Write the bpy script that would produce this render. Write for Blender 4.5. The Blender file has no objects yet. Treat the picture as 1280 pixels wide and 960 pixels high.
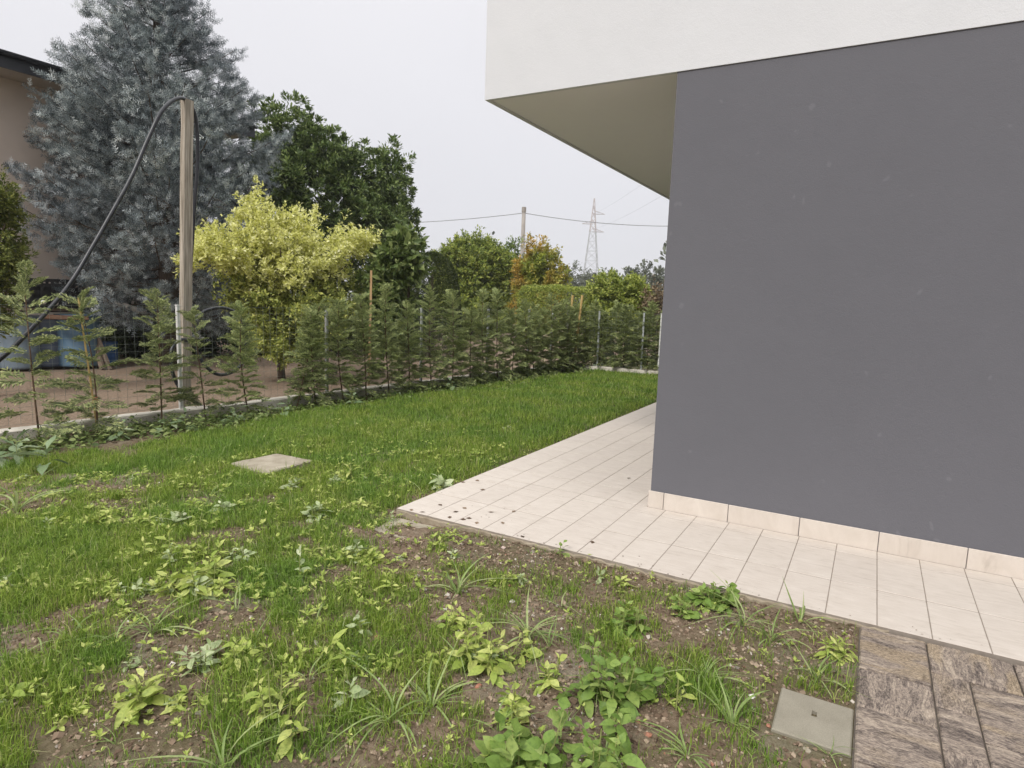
import bpy, math, random
import numpy as np
from mathutils import Vector, Matrix

scn = bpy.context.scene
col = scn.collection
RNG = np.random.default_rng(11)
random.seed(5)

# ------------------------------------------------------------------ camera
CAM_H = 1.5
F_PX = 791.0
_a = np.array([-761 - 640, -(328 - 480), -F_PX]); _b = np.array([1097 - 640, -(390 - 480), -F_PX])
_X = -_a / np.linalg.norm(_a); _Y = _b - _X * _X.dot(_b); _Y /= np.linalg.norm(_Y); _Z = np.cross(_X, _Y)
ROT = np.array([_X, _Y, _Z])
cam_data = bpy.data.cameras.new('camera')
cam_data.sensor_fit = 'HORIZONTAL'; cam_data.sensor_width = 36.0
cam_data.lens = F_PX / 1280 * 36.0
cam_data.clip_start = 0.05; cam_data.clip_end = 6000
cam = bpy.data.objects.new('camera', cam_data); col.objects.link(cam)
M4 = Matrix.Identity(4)
for i in range(3):
    for j in range(3):
        M4[i][j] = ROT[i, j]
M4[2][3] = CAM_H
cam.matrix_world = M4
scn.camera = cam

# ------------------------------------------------------------------ world, sun, exposure
SUN_DIR = Vector((0.0, -0.74, 0.67)).normalized()
sun_el = math.asin(SUN_DIR.z); sun_az = math.atan2(SUN_DIR.x, SUN_DIR.y)
w = bpy.data.worlds.new('World'); scn.world = w; w.use_nodes = True
nt = w.node_tree; nt.nodes.clear()
wo = nt.nodes.new('ShaderNodeOutputWorld'); bg = nt.nodes.new('ShaderNodeBackground')
sky = nt.nodes.new('ShaderNodeTexSky'); sky.sky_type = 'NISHITA'; sky.sun_disc = False
sky.sun_elevation = sun_el; sky.sun_rotation = sun_az
tc = nt.nodes.new('ShaderNodeTexCoord'); sep = nt.nodes.new('ShaderNodeSeparateXYZ')
ov = nt.nodes.new('ShaderNodeValToRGB')            # overcast layer: dimmest at the horizon, brightest overhead
ov.color_ramp.elements[0].position = 0.0; ov.color_ramp.elements[0].color = (0.67, 0.67, 0.71, 1)
ov.color_ramp.elements[1].position = 1.0; ov.color_ramp.elements[1].color = (2.0, 1.99, 1.98, 1)
e = ov.color_ramp.elements.new(0.45); e.color = (0.83, 0.82, 0.85, 1)
sc_ = nt.nodes.new('ShaderNodeVectorMath'); sc_.operation = 'SCALE'; sc_.inputs['Scale'].default_value = 10.0
mixw = nt.nodes.new('ShaderNodeMix'); mixw.data_type = 'RGBA'; mixw.inputs['Factor'].default_value = 0.96
nt.links.new(tc.outputs['Generated'], sep.inputs[0]); nt.links.new(sep.outputs['Z'], ov.inputs['Fac'])
cn = nt.nodes.new('ShaderNodeTexNoise'); cn.inputs['Scale'].default_value = 2.2; cn.inputs['Detail'].default_value = 4
cm = nt.nodes.new('ShaderNodeMapRange'); cm.inputs['To Min'].default_value = 9.5; cm.inputs['To Max'].default_value = 10.5
nt.links.new(tc.outputs['Generated'], cn.inputs['Vector']); nt.links.new(cn.outputs['Fac'], cm.inputs['Value']); nt.links.new(cm.outputs[0], sc_.inputs['Scale'])
nt.links.new(ov.outputs['Color'], sc_.inputs[0])
nt.links.new(sky.outputs['Color'], mixw.inputs['A']); nt.links.new(sc_.outputs[0], mixw.inputs['B'])
nt.links.new(mixw.outputs['Result'], bg.inputs['Color']); bg.inputs['Strength'].default_value = 0.1
nt.links.new(bg.outputs[0], wo.inputs['Surface'])
sl = bpy.data.lights.new('sun', 'SUN'); sl.energy = 2.2; sl.angle = math.radians(14); sl.color = (1.0, 0.96, 0.90)
so = bpy.data.objects.new('sun', sl); col.objects.link(so); so.location = (0, 0, 20)
so.rotation_mode = 'QUATERNION'; so.rotation_quaternion = SUN_DIR.to_track_quat('Z', 'Y')
scn.view_settings.view_transform = 'Standard'; scn.view_settings.look = 'None'
scn.view_settings.exposure = 0.17; scn.view_settings.gamma = 1.0
try:
    scn.cycles.max_bounces = 6; scn.cycles.diffuse_bounces = 4; scn.cycles.transparent_max_bounces = 4
except Exception:
    pass

# ------------------------------------------------------------------ measuring helpers (photo 1280x960 -> place in the world)
def ray(u, v): return ROT @ np.array([u - 640, -(v - 480), -F_PX])
def gp(u, v, z=-0.04):
    d = ray(u, v); return np.array([0, 0, CAM_H]) + d * ((z - CAM_H) / d[2])
def at(u, v, dist):
    d = ray(u, v); return np.array([0, 0, CAM_H]) + d * (dist / math.hypot(d[0], d[1]))
def at_x(u, v, x):
    d = ray(u, v); return np.array([0, 0, CAM_H]) + d * (x / d[0])
FS = 0.113                                          # the plot boundary runs a little askew to the house
def fence_x(y, off=0.0): return -7.22 + FS * (y - 4.3) + off
def on_fence(u, v, off=0.0):
    d = ray(u, v); t = (-7.22 + off - FS * 4.3) / (d[0] - FS * d[1]); return np.array([0, 0, CAM_H]) + d * t
def far_y(x, off=0.0): return 13.43 + 0.128 * (x + 6.12) + off

# ------------------------------------------------------------------ noise
_T = RNG.random((256, 256))
def vnoise(x, y):
    xi = np.floor(x).astype(int); yi = np.floor(y).astype(int); fx = x - xi; fy = y - yi
    fx = fx * fx * (3 - 2 * fx); fy = fy * fy * (3 - 2 * fy)
    a = _T[xi & 255, yi & 255]; b = _T[(xi + 1) & 255, yi & 255]; c = _T[xi & 255, (yi + 1) & 255]; d = _T[(xi + 1) & 255, (yi + 1) & 255]
    return (a * (1 - fx) + b * fx) * (1 - fy) + (c * (1 - fx) + d * fx) * fy
def fbm(x, y, o=4):
    s = 0; a = 0.5; t = 0
    for k in range(o):
        s = s + a * vnoise(x * 2 ** k + 17.3 * k, y * 2 ** k + 9.1 * k); t += a; a *= 0.5
    return s / t
def sstep(a, b, x):
    t = np.clip((x - a) / (b - a), 0, 1); return t * t * (3 - 2 * t)

PX0, PY0 = -2.837, 3.392                            # outer corner of the patio
COVER = (-0.192, 0.066, 2.338, 2.63)
def ground_z(x, y):
    x = np.asarray(x, float); y = np.asarray(y, float)
    z = -0.045 + 0.05 * (fbm(x * 0.8, y * 0.8, 3) - 0.5)
    near = np.exp(-((x + 1.5) ** 2 + (y - 4) ** 2) / 60)
    z = z + near * (0.035 * (fbm(x * 5, y * 5, 3) - 0.5) + 0.018 * (fbm(x * 22, y * 22, 2) - 0.5))
    bed = np.exp(-((x - fence_x(y, 0.35)) / 0.25) ** 2) * ((y > -2) & (y < 14))
    z = z - 0.03 * bed
    # keep to the level of the patio edge and pavers where it meets them
    e1 = np.exp(-(np.clip(PX0 - x, 0, None) ** 2 + np.clip(PY0 - y, 0, None) ** 2) / 0.03) * (x < 0.2)
    z = z * (1 - 0.8 * e1) + 0.8 * e1 * (-0.022 - 0.033 * sstep(-1.9, -2.75, x))
    e2 = np.exp(-(np.clip(0.07 - x, 0, None) ** 2) / 0.01) * (y < 3.4)
    z = z * (1 - 0.8 * e2) + 0.8 * e2 * (-0.02)
    ec = (x > COVER[0] - .03) & (x < COVER[1] + .03) & (y > COVER[2] - .03) & (y < COVER[3] + .03)
    z = np.where(ec, -0.03, z)
    ins = ((x > PX0 + 0.04) & (y > PY0 + 0.04) & (y < 13)) | ((x > 0.11) & (y < PY0 + 0.1))
    z = np.where(ins & (x < 10) & (y > -3), -0.16, z)
    return z

# ------------------------------------------------------------------ mesh helpers
def mesh_from(name, V, F, mats=(), smooth=False, fm=None, uv=None):
    """V (n,3); F = (m,k) array or list of such arrays."""
    if isinstance(F, np.ndarray): F = [F]
    F = [f for f in F if len(f)]
    me = bpy.data.meshes.new(name)
    V = np.ascontiguousarray(V, dtype=np.float32)
    me.vertices.add(len(V)); me.vertices.foreach_set('co', V.ravel())
    loops = np.concatenate([f.ravel() for f in F]).astype(np.int32)
    tot = np.concatenate([np.full(len(f), f.shape[1], np.int32) for f in F])
    st = np.concatenate([[0], np.cumsum(tot)[:-1]]).astype(np.int32)
    me.loops.add(len(loops)); me.loops.foreach_set('vertex_index', loops)
    me.polygons.add(len(tot)); me.polygons.foreach_set('loop_start', st); me.polygons.foreach_set('loop_total', tot)
    me.polygons.foreach_set('use_smooth', np.full(len(tot), bool(smooth)))
    if fm is not None: me.polygons.foreach_set('material_index', np.asarray(fm, np.int32))
    me.update(calc_edges=True)
    for m in (mats if isinstance(mats, (list, tuple)) else [mats]): me.materials.append(m)
    return me
def link(name, me, parent=None, loc=None, rot=None, scale=None, mat=None):
    o = bpy.data.objects.new(name, me); col.objects.link(o)
    if parent is not None: o.parent = parent
    if mat is not None: o.matrix_local = mat
    else:
        if loc is not None: o.location = loc
        if rot is not None: o.rotation_euler = rot
        if scale is not None: o.scale = scale if hasattr(scale, '__len__') else (scale,) * 3
    return o
def empty(name, loc=(0, 0, 0), rz=0.0):
    o = bpy.data.objects.new(name, None); col.objects.link(o); o.location = tuple(float(c) for c in loc); o.rotation_euler = (0, 0, rz)
    o.empty_display_size = 0.1
    return o
def tag(o, label, cat, group=None):
    o['label'] = label; o['category'] = cat
    if group: o['group'] = group
    return o
def struct(o): o['kind'] = 'structure'; return o
def stuff(o, label=None, cat=None):
    o['kind'] = 'stuff'
    if label: o['label'] = label
    if cat: o['category'] = cat
    return o

class MB:
    """collects faces into one mesh"""
    def __init__(s): s.V = []; s.F = {}; s.n = 0
    def add(s, V, F):
        V = np.asarray(V, float); 
        for f in (F if isinstance(F, list) else [F]):
            f = np.asarray(f, int)
            if len(f): s.F.setdefault(f.shape[1], []).append(f + s.n)
        s.V.append(V); s.n += len(V)
    def box(s, c, size, R=None, bevel=0.0):
        hx, hy, hz = [q / 2 for q in size]
        if bevel <= 0:
            V = np.array([[x, y, z] for z in (-hz, hz) for y in (-hy, hy) for x in (-hx, hx)])
            F = np.array([[0, 2, 3, 1], [4, 5, 7, 6], [0, 1, 5, 4], [2, 6, 7, 3], [0, 4, 6, 2], [1, 3, 7, 5]])
            FF = [F]
        else:
            b = min(bevel, hx * .45, hy * .45, hz * .45); V = []; 
            # chamfered on the upright and top edges
            def ring(ax, ay, z): return [[-ax + b, -ay, z], [ax - b, -ay, z], [ax, -ay + b, z], [ax, ay - b, z], [ax - b, ay, z], [-ax + b, ay, z], [-ax, ay - b, z], [-ax, -ay + b, z]]
            V = ring(hx, hy, -hz) + ring(hx, hy, hz - b) + ring(hx - b, hy - b, hz)
            F4 = []
            for k in range(2):
                for i in range(8):
                    j = (i + 1) % 8; F4.append([k * 8 + i, k * 8 + j, k * 8 + 8 + j, k * 8 + 8 + i])
            V = np.array(V, float); FF = [np.array(F4), np.array([[7, 6, 5, 4, 3, 2, 1, 0], [16, 17, 18, 19, 20, 21, 22, 23]])]
        if R is not None: V = V @ np.asarray(R).T
        s.add(V + np.asarray(c, float), FF)
    def tube(s, P, r, n=8, cap=True):
        P = np.asarray(P, float); m = len(P); r = np.full(m, r) if np.isscalar(r) else np.asarray(r, float)
        T = np.gradient(P, axis=0); T /= np.linalg.norm(T, axis=1)[:, None] + 1e-9
        up = np.array([0, 0, 1.0]) if abs(T[0][2]) < .9 else np.array([1.0, 0, 0])
        N = np.zeros_like(P); a = np.cross(T[0], up); N[0] = a / np.linalg.norm(a)
        for i in range(1, m):
            q = N[i - 1] - T[i] * N[i - 1].dot(T[i]); N[i] = q / (np.linalg.norm(q) + 1e-9)
        B = np.cross(T, N); ang = np.arange(n) * 2 * np.pi / n
        V = (P[:, None] + r[:, None, None] * (np.cos(ang)[None, :, None] * N[:, None] + np.sin(ang)[None, :, None] * B[:, None])).reshape(-1, 3)
        i = np.arange(m - 1)[:, None] * n; k = np.arange(n)[None]; k2 = (k + 1) % n
        F = np.stack([i + k, i + k2, i + n + k2, i + n + k], -1).reshape(-1, 4); FF = [F]
        if cap: FF.append(np.array([np.arange(n)[::-1], (m - 1) * n + np.arange(n)]))
        s.add(V, FF)
    def mesh(s, name, mat, smooth=False):
        return mesh_from(name, np.concatenate(s.V), [np.concatenate(v) for v in s.F.values()], mat, smooth)
    def build(s, name, mat, parent=None, smooth=False, **k):
        return link(name, s.mesh(name, mat, smooth), parent, **k)
def nrm(a): return a / (np.linalg.norm(a, axis=-1, keepdims=True) + 1e-9)
def rdir(n): return nrm(RNG.normal(size=(n, 3)))
def leaf_arrays(P, D, N, L, W, curl=0.15):
    """diamond leaves folded on the midrib, two triangles each"""
    D = nrm(D); S = nrm(np.cross(N, D)); U = np.cross(D, S)
    L = np.broadcast_to(L, (len(P),))[:, None]; W = np.broadcast_to(W, (len(P),))[:, None]
    m = P + D * L * .48
    V = np.stack([P, m + S * W * .5 + U * W * curl, P + D * L - U * L * .08, m - S * W * .5 + U * W * curl], 1).reshape(-1, 3)
    i = np.arange(len(P))[:, None] * 4
    F = np.concatenate([i + np.array([[0, 1, 2]]), i + np.array([[0, 2, 3]])], 1).reshape(-1, 3)
    return V, F
def frame(loc, d, up=(0, 0, 1), s=1.0):
    d = Vector(d).normalized(); up = Vector(up); y = up.cross(d)
    if y.length < 1e-4: y = Vector((0, 1, 0))
    y.normalize(); z = d.cross(y)
    M = Matrix.Identity(4)
    for i in range(3): M[i][0] = d[i] * s; M[i][1] = y[i] * s; M[i][2] = z[i] * s; M[i][3] = float(loc[i])
    return M
def npx(M, V): m = np.array(M); return V @ m[:3, :3].T + m[:3, 3]

# ------------------------------------------------------------------ materials
class NB:
    def __init__(s, name):
        s.m = bpy.data.materials.new(name); s.m.use_nodes = True; s.t = s.m.node_tree; s.t.nodes.clear()
        s.out = s.n('ShaderNodeOutputMaterial'); s.p = s.n('ShaderNodeBsdfPrincipled'); s.l(s.p.outputs[0], s.out.inputs[0])
    def n(s, k, **kw):
        x = s.t.nodes.new(k)
        for a, v in kw.items(): setattr(x, a, v)
        return x
    def l(s, a, b): s.t.links.new(a, b)
    def coords(s, kind='Object', scale=(1, 1, 1), rnd=False):
        c = s.n('ShaderNodeTexCoord').outputs[kind] if kind != 'World' else s.n('ShaderNodeNewGeometry').outputs['Position']
        mp = s.n('ShaderNodeMapping'); mp.inputs['Scale'].default_value = scale; s.l(c, mp.inputs[0])
        if rnd:
            oi = s.n('ShaderNodeObjectInfo'); mu = s.n('ShaderNodeMath', operation='MULTIPLY'); mu.inputs[1].default_value = 37.0
            s.l(oi.outputs['Random'], mu.inputs[0]); s.l(mu.outputs[0], mp.inputs['Location'])
        return mp.outputs[0]
    def noise(s, vec, scale, detail=4, rough=.55, dist=0.0):
        x = s.n('ShaderNodeTexNoise'); x.inputs['Scale'].default_value = scale; x.inputs['Detail'].default_value = detail
        x.inputs['Roughness'].default_value = rough; x.inputs['Distortion'].default_value = dist
        if vec is not None: s.l(vec, x.inputs['Vector'])
        return x.outputs['Fac']
    def ramp(s, fac, stops):
        x = s.n('ShaderNodeValToRGB'); cr = x.color_ramp
        cr.elements[0].position = stops[0][0]; cr.elements[0].color = (*stops[0][1], 1)
        cr.elements[1].position = stops[-1][0]; cr.elements[1].color = (*stops[-1][1], 1)
        for p, c in stops[1:-1]: q = cr.elements.new(p); q.color = (*c, 1)
        s.l(fac, x.inputs[0]); return x.outputs[0]
    def mix(s, f, a, b, mode='MIX'):
        x = s.n('ShaderNodeMix', data_type='RGBA', blend_type=mode)
        for k, v in (('Factor', f), ('A', a), ('B', b)):
            if hasattr(v, 'links'): s.l(v, x.inputs[k])
            elif k == 'Factor': x.inputs[k].default_value = v
            else: x.inputs[k].default_value = (*v, 1)
        return x.outputs['Result']
    def math(s, op, a, b=None):
        x = s.n('ShaderNodeMath', operation=op)
        for i, v in enumerate((a, b)):
            if v is None: continue
            if hasattr(v, 'links'): s.l(v, x.inputs[i])
            else: x.inputs[i].default_value = v
        return x.outputs[0]
    def bump(s, h, strength=.3, dist=.01):
        x = s.n('ShaderNodeBump'); x.inputs['Strength'].default_value = strength; x.inputs['Distance'].default_value = dist
        s.l(h, x.inputs['Height']); s.l(x.outputs[0], s.p.inputs['Normal'])
    def col(s, c):
        if hasattr(c, 'links'): s.l(c, s.p.inputs['Base Color'])
        else: s.p.inputs['Base Color'].default_value = (*c, 1)
    def fin(s, rough=.8, spec=.3, metal=0.0):
        s.p.inputs['Roughness'].default_value = rough; s.p.inputs['Specular IOR Level'].default_value = spec; s.p.inputs['Metallic'].default_value = metal
        return s.m
def simple(name, c1, c2, scale=8, rough=.8, spec=.3, metal=0, stretch=(1, 1, 1), bump=.15, bd=.005, kind='Object', rnd=False, mid=None):
    b = NB(name); v = b.coords(kind, stretch, rnd); n = b.noise(v, scale, 5, .6)
    b.col(b.ramp(n, [(.3, c1)] + ([(.5, mid)] if mid else []) + [(.7, c2)]))
    if bump: b.bump(b.noise(v, scale * 4, 4, .6), bump, bd)
    return b.fin(rough, spec, metal)
def leaf_mat(name, stops, trans=.28, rough=.55, spec=.35, patch=None, patch_scale=.7, mottle=False):
    """hue varies leaf by leaf; patch = second colour in loose drifts"""
    b = NB(name); g = b.n('ShaderNodeNewGeometry'); oi = b.n('ShaderNodeObjectInfo'); c = b.ramp(b.math('FRACT', b.math('ADD', g.outputs['Random Per Island'], oi.outputs['Random'])), stops)
    if patch:
        n = b.noise(b.coords('World'), patch_scale, 3); c = b.mix(b.ramp(n, [(.42, (0, 0, 0)), (.6, (1, 1, 1))]), c, b.mix(1.0, c, patch, 'MULTIPLY'))
    if mottle: c = b.mix(1.0, c, b.ramp(b.noise(b.coords('World'), 70, 4, .65), [(.3, (.62, .66, .6)), (.5, (.98, .98, .95)), (.72, (1.12, 1.08, 1.0))]), 'MULTIPLY')
    b.col(c); b.fin(rough, spec)
    tr = b.n('ShaderNodeBsdfTranslucent'); b.l(c, tr.inputs[0]); mx = b.n('ShaderNodeMixShader'); mx.inputs[0].default_value = trans
    b.l(b.p.outputs[0], mx.inputs[1]); b.l(tr.outputs[0], mx.inputs[2]); b.l(mx.outputs[0], b.out.inputs[0])
    return b.m

def plaster(name, base, dark, light, bscale=140):
    b = NB(name); v = b.coords('World'); n1 = b.noise(v, .55, 5, .6); n2 = b.noise(v, 5, 6, .7)
    c = b.ramp(n1, [(.25, dark), (.5, base), (.75, light)])
    c = b.mix(.10, c, b.ramp(n2, [(.3, tuple(q * .8 for q in base)), (.7, tuple(min(.9, q * 1.15) for q in base))]))
    c = b.mix(b.ramp(b.noise(v, 9, 2, .4, .3), [(.735, (0, 0, 0)), (.76, (.22, .22, .22))]), c, tuple(min(.8, q * 1.7) for q in base))
    b.col(c); b.bump(b.math('ADD', b.noise(v, bscale, 3, .7), b.math('MULTIPLY', b.noise(v, 7, 4, .7), 1.6)), .34, .004)
    return b.fin(.92, .15)
M = {}
M['grey'] = plaster('grey plaster', (.130, .129, .144), (.124, .123, .137), (.136, .135, .150))
M['white'] = plaster('white plaster', (.61, .615, .635), (.59, .595, .615), (.63, .635, .655))
M['soffit'] = plaster('soffit paint', (.85, .825, .84), (.84, .815, .83), (.86, .835, .85))
M['taupe'] = plaster('taupe plaster', (.64, .55, .48), (.60, .515, .45), (.67, .575, .50))

b = NB('cream stone tile'); v = b.coords('Object', (1, 1, 1), True); vs = b.coords('Object', (2.2, 14, 1), True)
oi = b.n('ShaderNodeObjectInfo'); n1 = b.noise(vs, 3.0, 6, .68, 1.2); n2 = b.noise(v, 9, 5, .6)
c = b.ramp(n1, [(.28, (.37, .32, .275)), (.42, (.53, .472, .415)), (.55, (.57, .512, .457)), (.7, (.62, .562, .505))])
c = b.mix(.35, c, b.ramp(n2, [(.3, (.49, .432, .38)), (.7, (.61, .553, .498))]))
c = b.mix(1.0, c, b.ramp(oi.outputs['Random'], [(0, (.97, .965, .96)), (1, (1.02, 1.02, 1.015))]), 'MULTIPLY')
wd = b.noise(b.coords('World'), 2.3, 6, .7); c = b.mix(b.ramp(wd, [(.6, (0, 0, 0)), (.82, (.3, .3, .3))]), c, (.36, .31, .26))
b.col(c); b.bump(n1, .25, .003); M['tile'] = b.fin(.62, .35)
M['grout'] = simple('grout', (.22, .185, .155), (.31, .27, .23), 20, .95, .1)
M['joint'] = simple('joint sand', (.085, .07, .06), (.16, .14, .115), 30, .95, .1)
M['slab_edge'] = simple('screed', (.22, .18, .13), (.34, .29, .22), 12, .95, .1)

b = NB('layered gneiss paver'); oi = b.n('ShaderNodeObjectInfo')
v = b.coords('Object', (1, 1, 1), True); vs = b.coords('Object', (1.0, 3.8, 1), True)
n1 = b.noise(vs, 4.6, 6, .62, .9); n2 = b.noise(v, 95, 5, .8); n3 = b.noise(vs, 3.0, 3, .5, .8); vg = b.coords('Object', (1, 2.4, 1), True); n4 = b.noise(vg, 62, 5, .8, .5)
c = b.ramp(n1, [(.38, (.03, .026, .03)), (.455, (.09, .08, .08)), (.50, (.36, .325, .285)), (.55, (.12, .105, .10)), (.62, (.46, .42, .36))])
g = b.ramp(n4, [(.36, (.05, .045, .048)), (.47, (.20, .175, .16)), (.54, (.40, .36, .315)), (.66, (.62, .57, .50))])
c = b.mix(.46, c, g)
tan = b.ramp(n4, [(.36, (.10, .08, .055)), (.5, (.30, .255, .185)), (.64, (.52, .46, .36))])
f = b.math('MULTIPLY', b.ramp(n3, [(.48, (0, 0, 0)), (.62, (1, 1, 1))]), b.ramp(oi.outputs['Random'], [(.3, (.0, .0, .0)), (.8, (1, 1, 1))]))
c = b.mix(1.0, b.mix(b.math('MULTIPLY', f, .8), c, tan), (1.0, .91, .84), 'MULTIPLY')
b.col(c); b.bump(b.math('ADD', n4, n1), .7, .007); M['paver'] = b.fin(.72, .3)
b = NB('cast concrete cover'); v = b.coords(); n1 = b.noise(v, 6, 6, .65); n2 = b.noise(v, 220, 2, .6)
b.col(b.mix(.25, b.ramp(n1, [(.3, (.205, .185, .145)), (.7, (.30, .275, .22))]), b.ramp(n2, [(.35, (.16, .145, .11)), (.65, (.35, .325, .26))])))
b.bump(b.math('ADD', n2, n1), .3, .003); M['cover'] = b.fin(.85, .25)
M['slab'] = simple('weathered stone slab', (.25, .215, .16), (.41, .365, .29), 7, .9, .2, bump=.4)
M['kerb'] = simple('kerb concrete', (.42, .39, .335), (.72, .68, .60), 5, .95, .15, bump=.4, kind='World', mid=(.60, .56, .49))
M['galv'] = simple('galvanised steel', (.42, .44, .45), (.58, .60, .61), 14, .45, .5, .6, bump=.05)
M['wire'] = simple('mesh wire', (.20, .23, .20), (.30, .33, .30), 14, .5, .5, .3, bump=0)
M['whitepost'] = simple('white coated steel', (.62, .62, .60), (.74, .74, .72), 14, .5, .4, bump=.05)
M['timber'] = simple('weathered timber', (.17, .145, .115), (.50, .45, .38), 7, .9, .2, stretch=(6, 6, .25), bump=.7, bd=.008, mid=(.34, .295, .24))
M['stake'] = simple('orange brown stake', (.31, .19, .09), (.54, .36, .20), 6, .8, .25, stretch=(9, 9, .6), bump=.4)
M['bamboo'] = simple('straw cane', (.45, .30, .11), (.66, .48, .21), 6, .7, .3, stretch=(6, 6, 1), bump=.2)
M['hose'] = simple('black polyethylene', (.012, .013, .017), (.03, .032, .038), 10, .32, .5, bump=.05)
M['bark'] = simple('bark', (.06, .045, .035), (.17, .135, .105), 7, .95, .15, stretch=(4, 4, 1), bump=.9, bd=.02, kind='World')
M['twig'] = simple('brown stem', (.075, .045, .03), (.17, .11, .07), 20, .85, .2, bump=.3, kind='World')
M['greenstem'] = simple('green stem', (.20, .22, .07), (.30, .33, .12), 20, .6, .3, bump=.1, kind='World')
M['fascia'] = simple('dark painted metal', (.014, .016, .022), (.035, .037, .045), 5, .45, .5, bump=.05)
M['eave'] = simple('painted eave boards', (.42, .38, .32), (.50, .46, .40), 3, .9, .2)
M['roof'] = simple('clay roof', (.16, .07, .04), (.28, .13, .08), 5, .9, .2)
def barrel_mat(name, c1, c2): return simple(name, c1, c2, 4, .42, .4, stretch=(2, 2, .6), bump=.1)
M['barrel_pale'] = barrel_mat('faded blue plastic', (.11, .15, .19), (.19, .23, .265))
M['barrel_grey'] = barrel_mat('grey blue plastic', (.055, .075, .12), (.12, .145, .19))
M['barrel_blue'] = barrel_mat('sky blue plastic', (.07, .14, .215), (.13, .205, .28))
M['bucket'] = barrel_mat('strong blue plastic', (.02, .075, .22), (.04, .12, .32))
M['black'] = simple('black plastic', (.012, .012, .013), (.03, .03, .032), 8, .5, .4, bump=.1)
M['plank'] = simple('old plank', (.10, .075, .055), (.25, .195, .15), 6, .9, .2, stretch=(1, 9, 9), bump=.5)
M['brownplank'] = simple('brown plank', (.16, .09, .06), (.30, .19, .13), 6, .9, .2, stretch=(1, 9, 9), bump=.5)
M['pipe'] = simple('greyish pipe', (.36, .33, .29), (.50, .46, .41), 6, .6, .3, bump=.1)
M['pole'] = simple('grey pole', (.24, .22, .20), (.36, .33, .30), 3, .9, .2, stretch=(4, 4, .5), kind='World')
M['cable'] = simple('cable', (.22, .22, .23), (.28, .28, .29), 3, .7, .2, bump=0)
M['pylon_grey'] = simple('hazed pylon steel', (.40, .40, .42), (.50, .50, .52), 1, .8, .2, bump=0, kind='World')  # steel colour paled to paint in the distance haze
M['pylon_red'] = simple('hazed pylon red paint', (.44, .38, .38), (.52, .46, .46), 1, .8, .2, bump=0, kind='World')  # red paint washed out towards grey, haze put into the colour
M['brick_bit'] = simple('brick crumbs', (.26, .115, .075), (.40, .20, .135), 30, .9, .15, kind='World')

# leaves
M['grass'] = leaf_mat('grass blades', [(0, (.078, .135, .018)), (.4, (.215, .32, .042)), (.8, (.37, .47, .09)), (.93, (.42, .47, .13)), (1, (.54, .49, .26))], .38, .5, .3, (.72, .86, .85), 1.6)
M['coarse'] = leaf_mat('coarse grass', [(0, (.20, .29, .08)), (.6, (.30, .40, .14)), (1, (.43, .49, .23))], .35, .45, .35, mottle=True)
M['weed'] = leaf_mat('yellow green weed leaf', [(0, (.26, .36, .065)), (.5, (.41, .49, .115)), (1, (.58, .61, .22))], .32, .5, .35, mottle=True)
M['weed_mid'] = leaf_mat('mid green weed leaf', [(0, (.15, .25, .05)), (.5, (.23, .34, .075)), (1, (.34, .43, .13))], .3, .5, .35, mottle=True)
M['weed_pale'] = leaf_mat('pale weed leaf', [(0, (.30, .38, .18)), (.6, (.42, .49, .27)), (1, (.56, .60, .40))], .25, .45, .4, mottle=True)
M['dock'] = leaf_mat('broad bluish leaf', [(0, (.15, .22, .11)), (.6, (.24, .32, .18)), (1, (.36, .42, .27))], .2, .42, .45, mottle=True)
M['cypress'] = leaf_mat('cypress spray', [(0, (.11, .14, .065)), (.5, (.28, .33, .145)), (.85, (.48, .52, .235)), (1, (.66, .66, .35))], .38, .6, .3)
M['cypress_dark'] = leaf_mat('cypress spray dark', [(0, (.12, .155, .07)), (.5, (.31, .37, .155)), (.9, (.52, .57, .24)), (1, (.70, .69, .35))], .38, .6, .3)
M['spruce'] = leaf_mat('blue spruce needles', [(0, (.04, .055, .06)), (.4, (.15, .185, .19)), (.75, (.38, .43, .43)), (1, (.72, .76, .74))], .12, .55, .35, (.75, .75, .8), .9)
M['laurel'] = leaf_mat('dark glossy leaf', [(0, (.05, .085, .027)), (.5, (.12, .18, .05)), (.85, (.215, .28, .08)), (1, (.33, .39, .14))], .2, .45, .4)
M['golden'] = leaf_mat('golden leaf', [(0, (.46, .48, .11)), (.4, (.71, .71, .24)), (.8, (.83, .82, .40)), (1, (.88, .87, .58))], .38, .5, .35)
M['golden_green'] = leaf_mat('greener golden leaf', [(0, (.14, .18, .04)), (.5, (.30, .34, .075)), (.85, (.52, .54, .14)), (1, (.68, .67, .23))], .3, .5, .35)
M['vine'] = leaf_mat('vine leaf', [(0, (.065, .10, .028)), (.5, (.15, .21, .055)), (1, (.32, .37, .14))], .28, .5, .35)
M['clip'] = leaf_mat('clipped hedge leaf', [(0, (.024, .04, .012)), (.6, (.058, .08, .022)), (1, (.115, .135, .04))], .15, .6, .25)
M['round'] = leaf_mat('round tree leaf', [(0, (.10, .15, .028)), (.5, (.22, .28, .05)), (.9, (.38, .42, .085)), (1, (.52, .53, .15))], .22, .55, .3)
M['orange'] = leaf_mat('turning leaf', [(0, (.22, .20, .04)), (.35, (.40, .30, .06)), (.7, (.62, .42, .09)), (1, (.70, .50, .17))], .34, .55, .3, (.62, 1.0, .75), .8)
M['bright'] = leaf_mat('bright green leaf', [(0, (.13, .18, .035)), (.5, (.28, .34, .065)), (1, (.52, .55, .14))], .25, .55, .3)
M['brownleaf'] = leaf_mat('dry brown leaf', [(0, (.12, .085, .05)), (.6, (.23, .17, .11)), (1, (.33, .27, .17))], .2, .7, .2)
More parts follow.
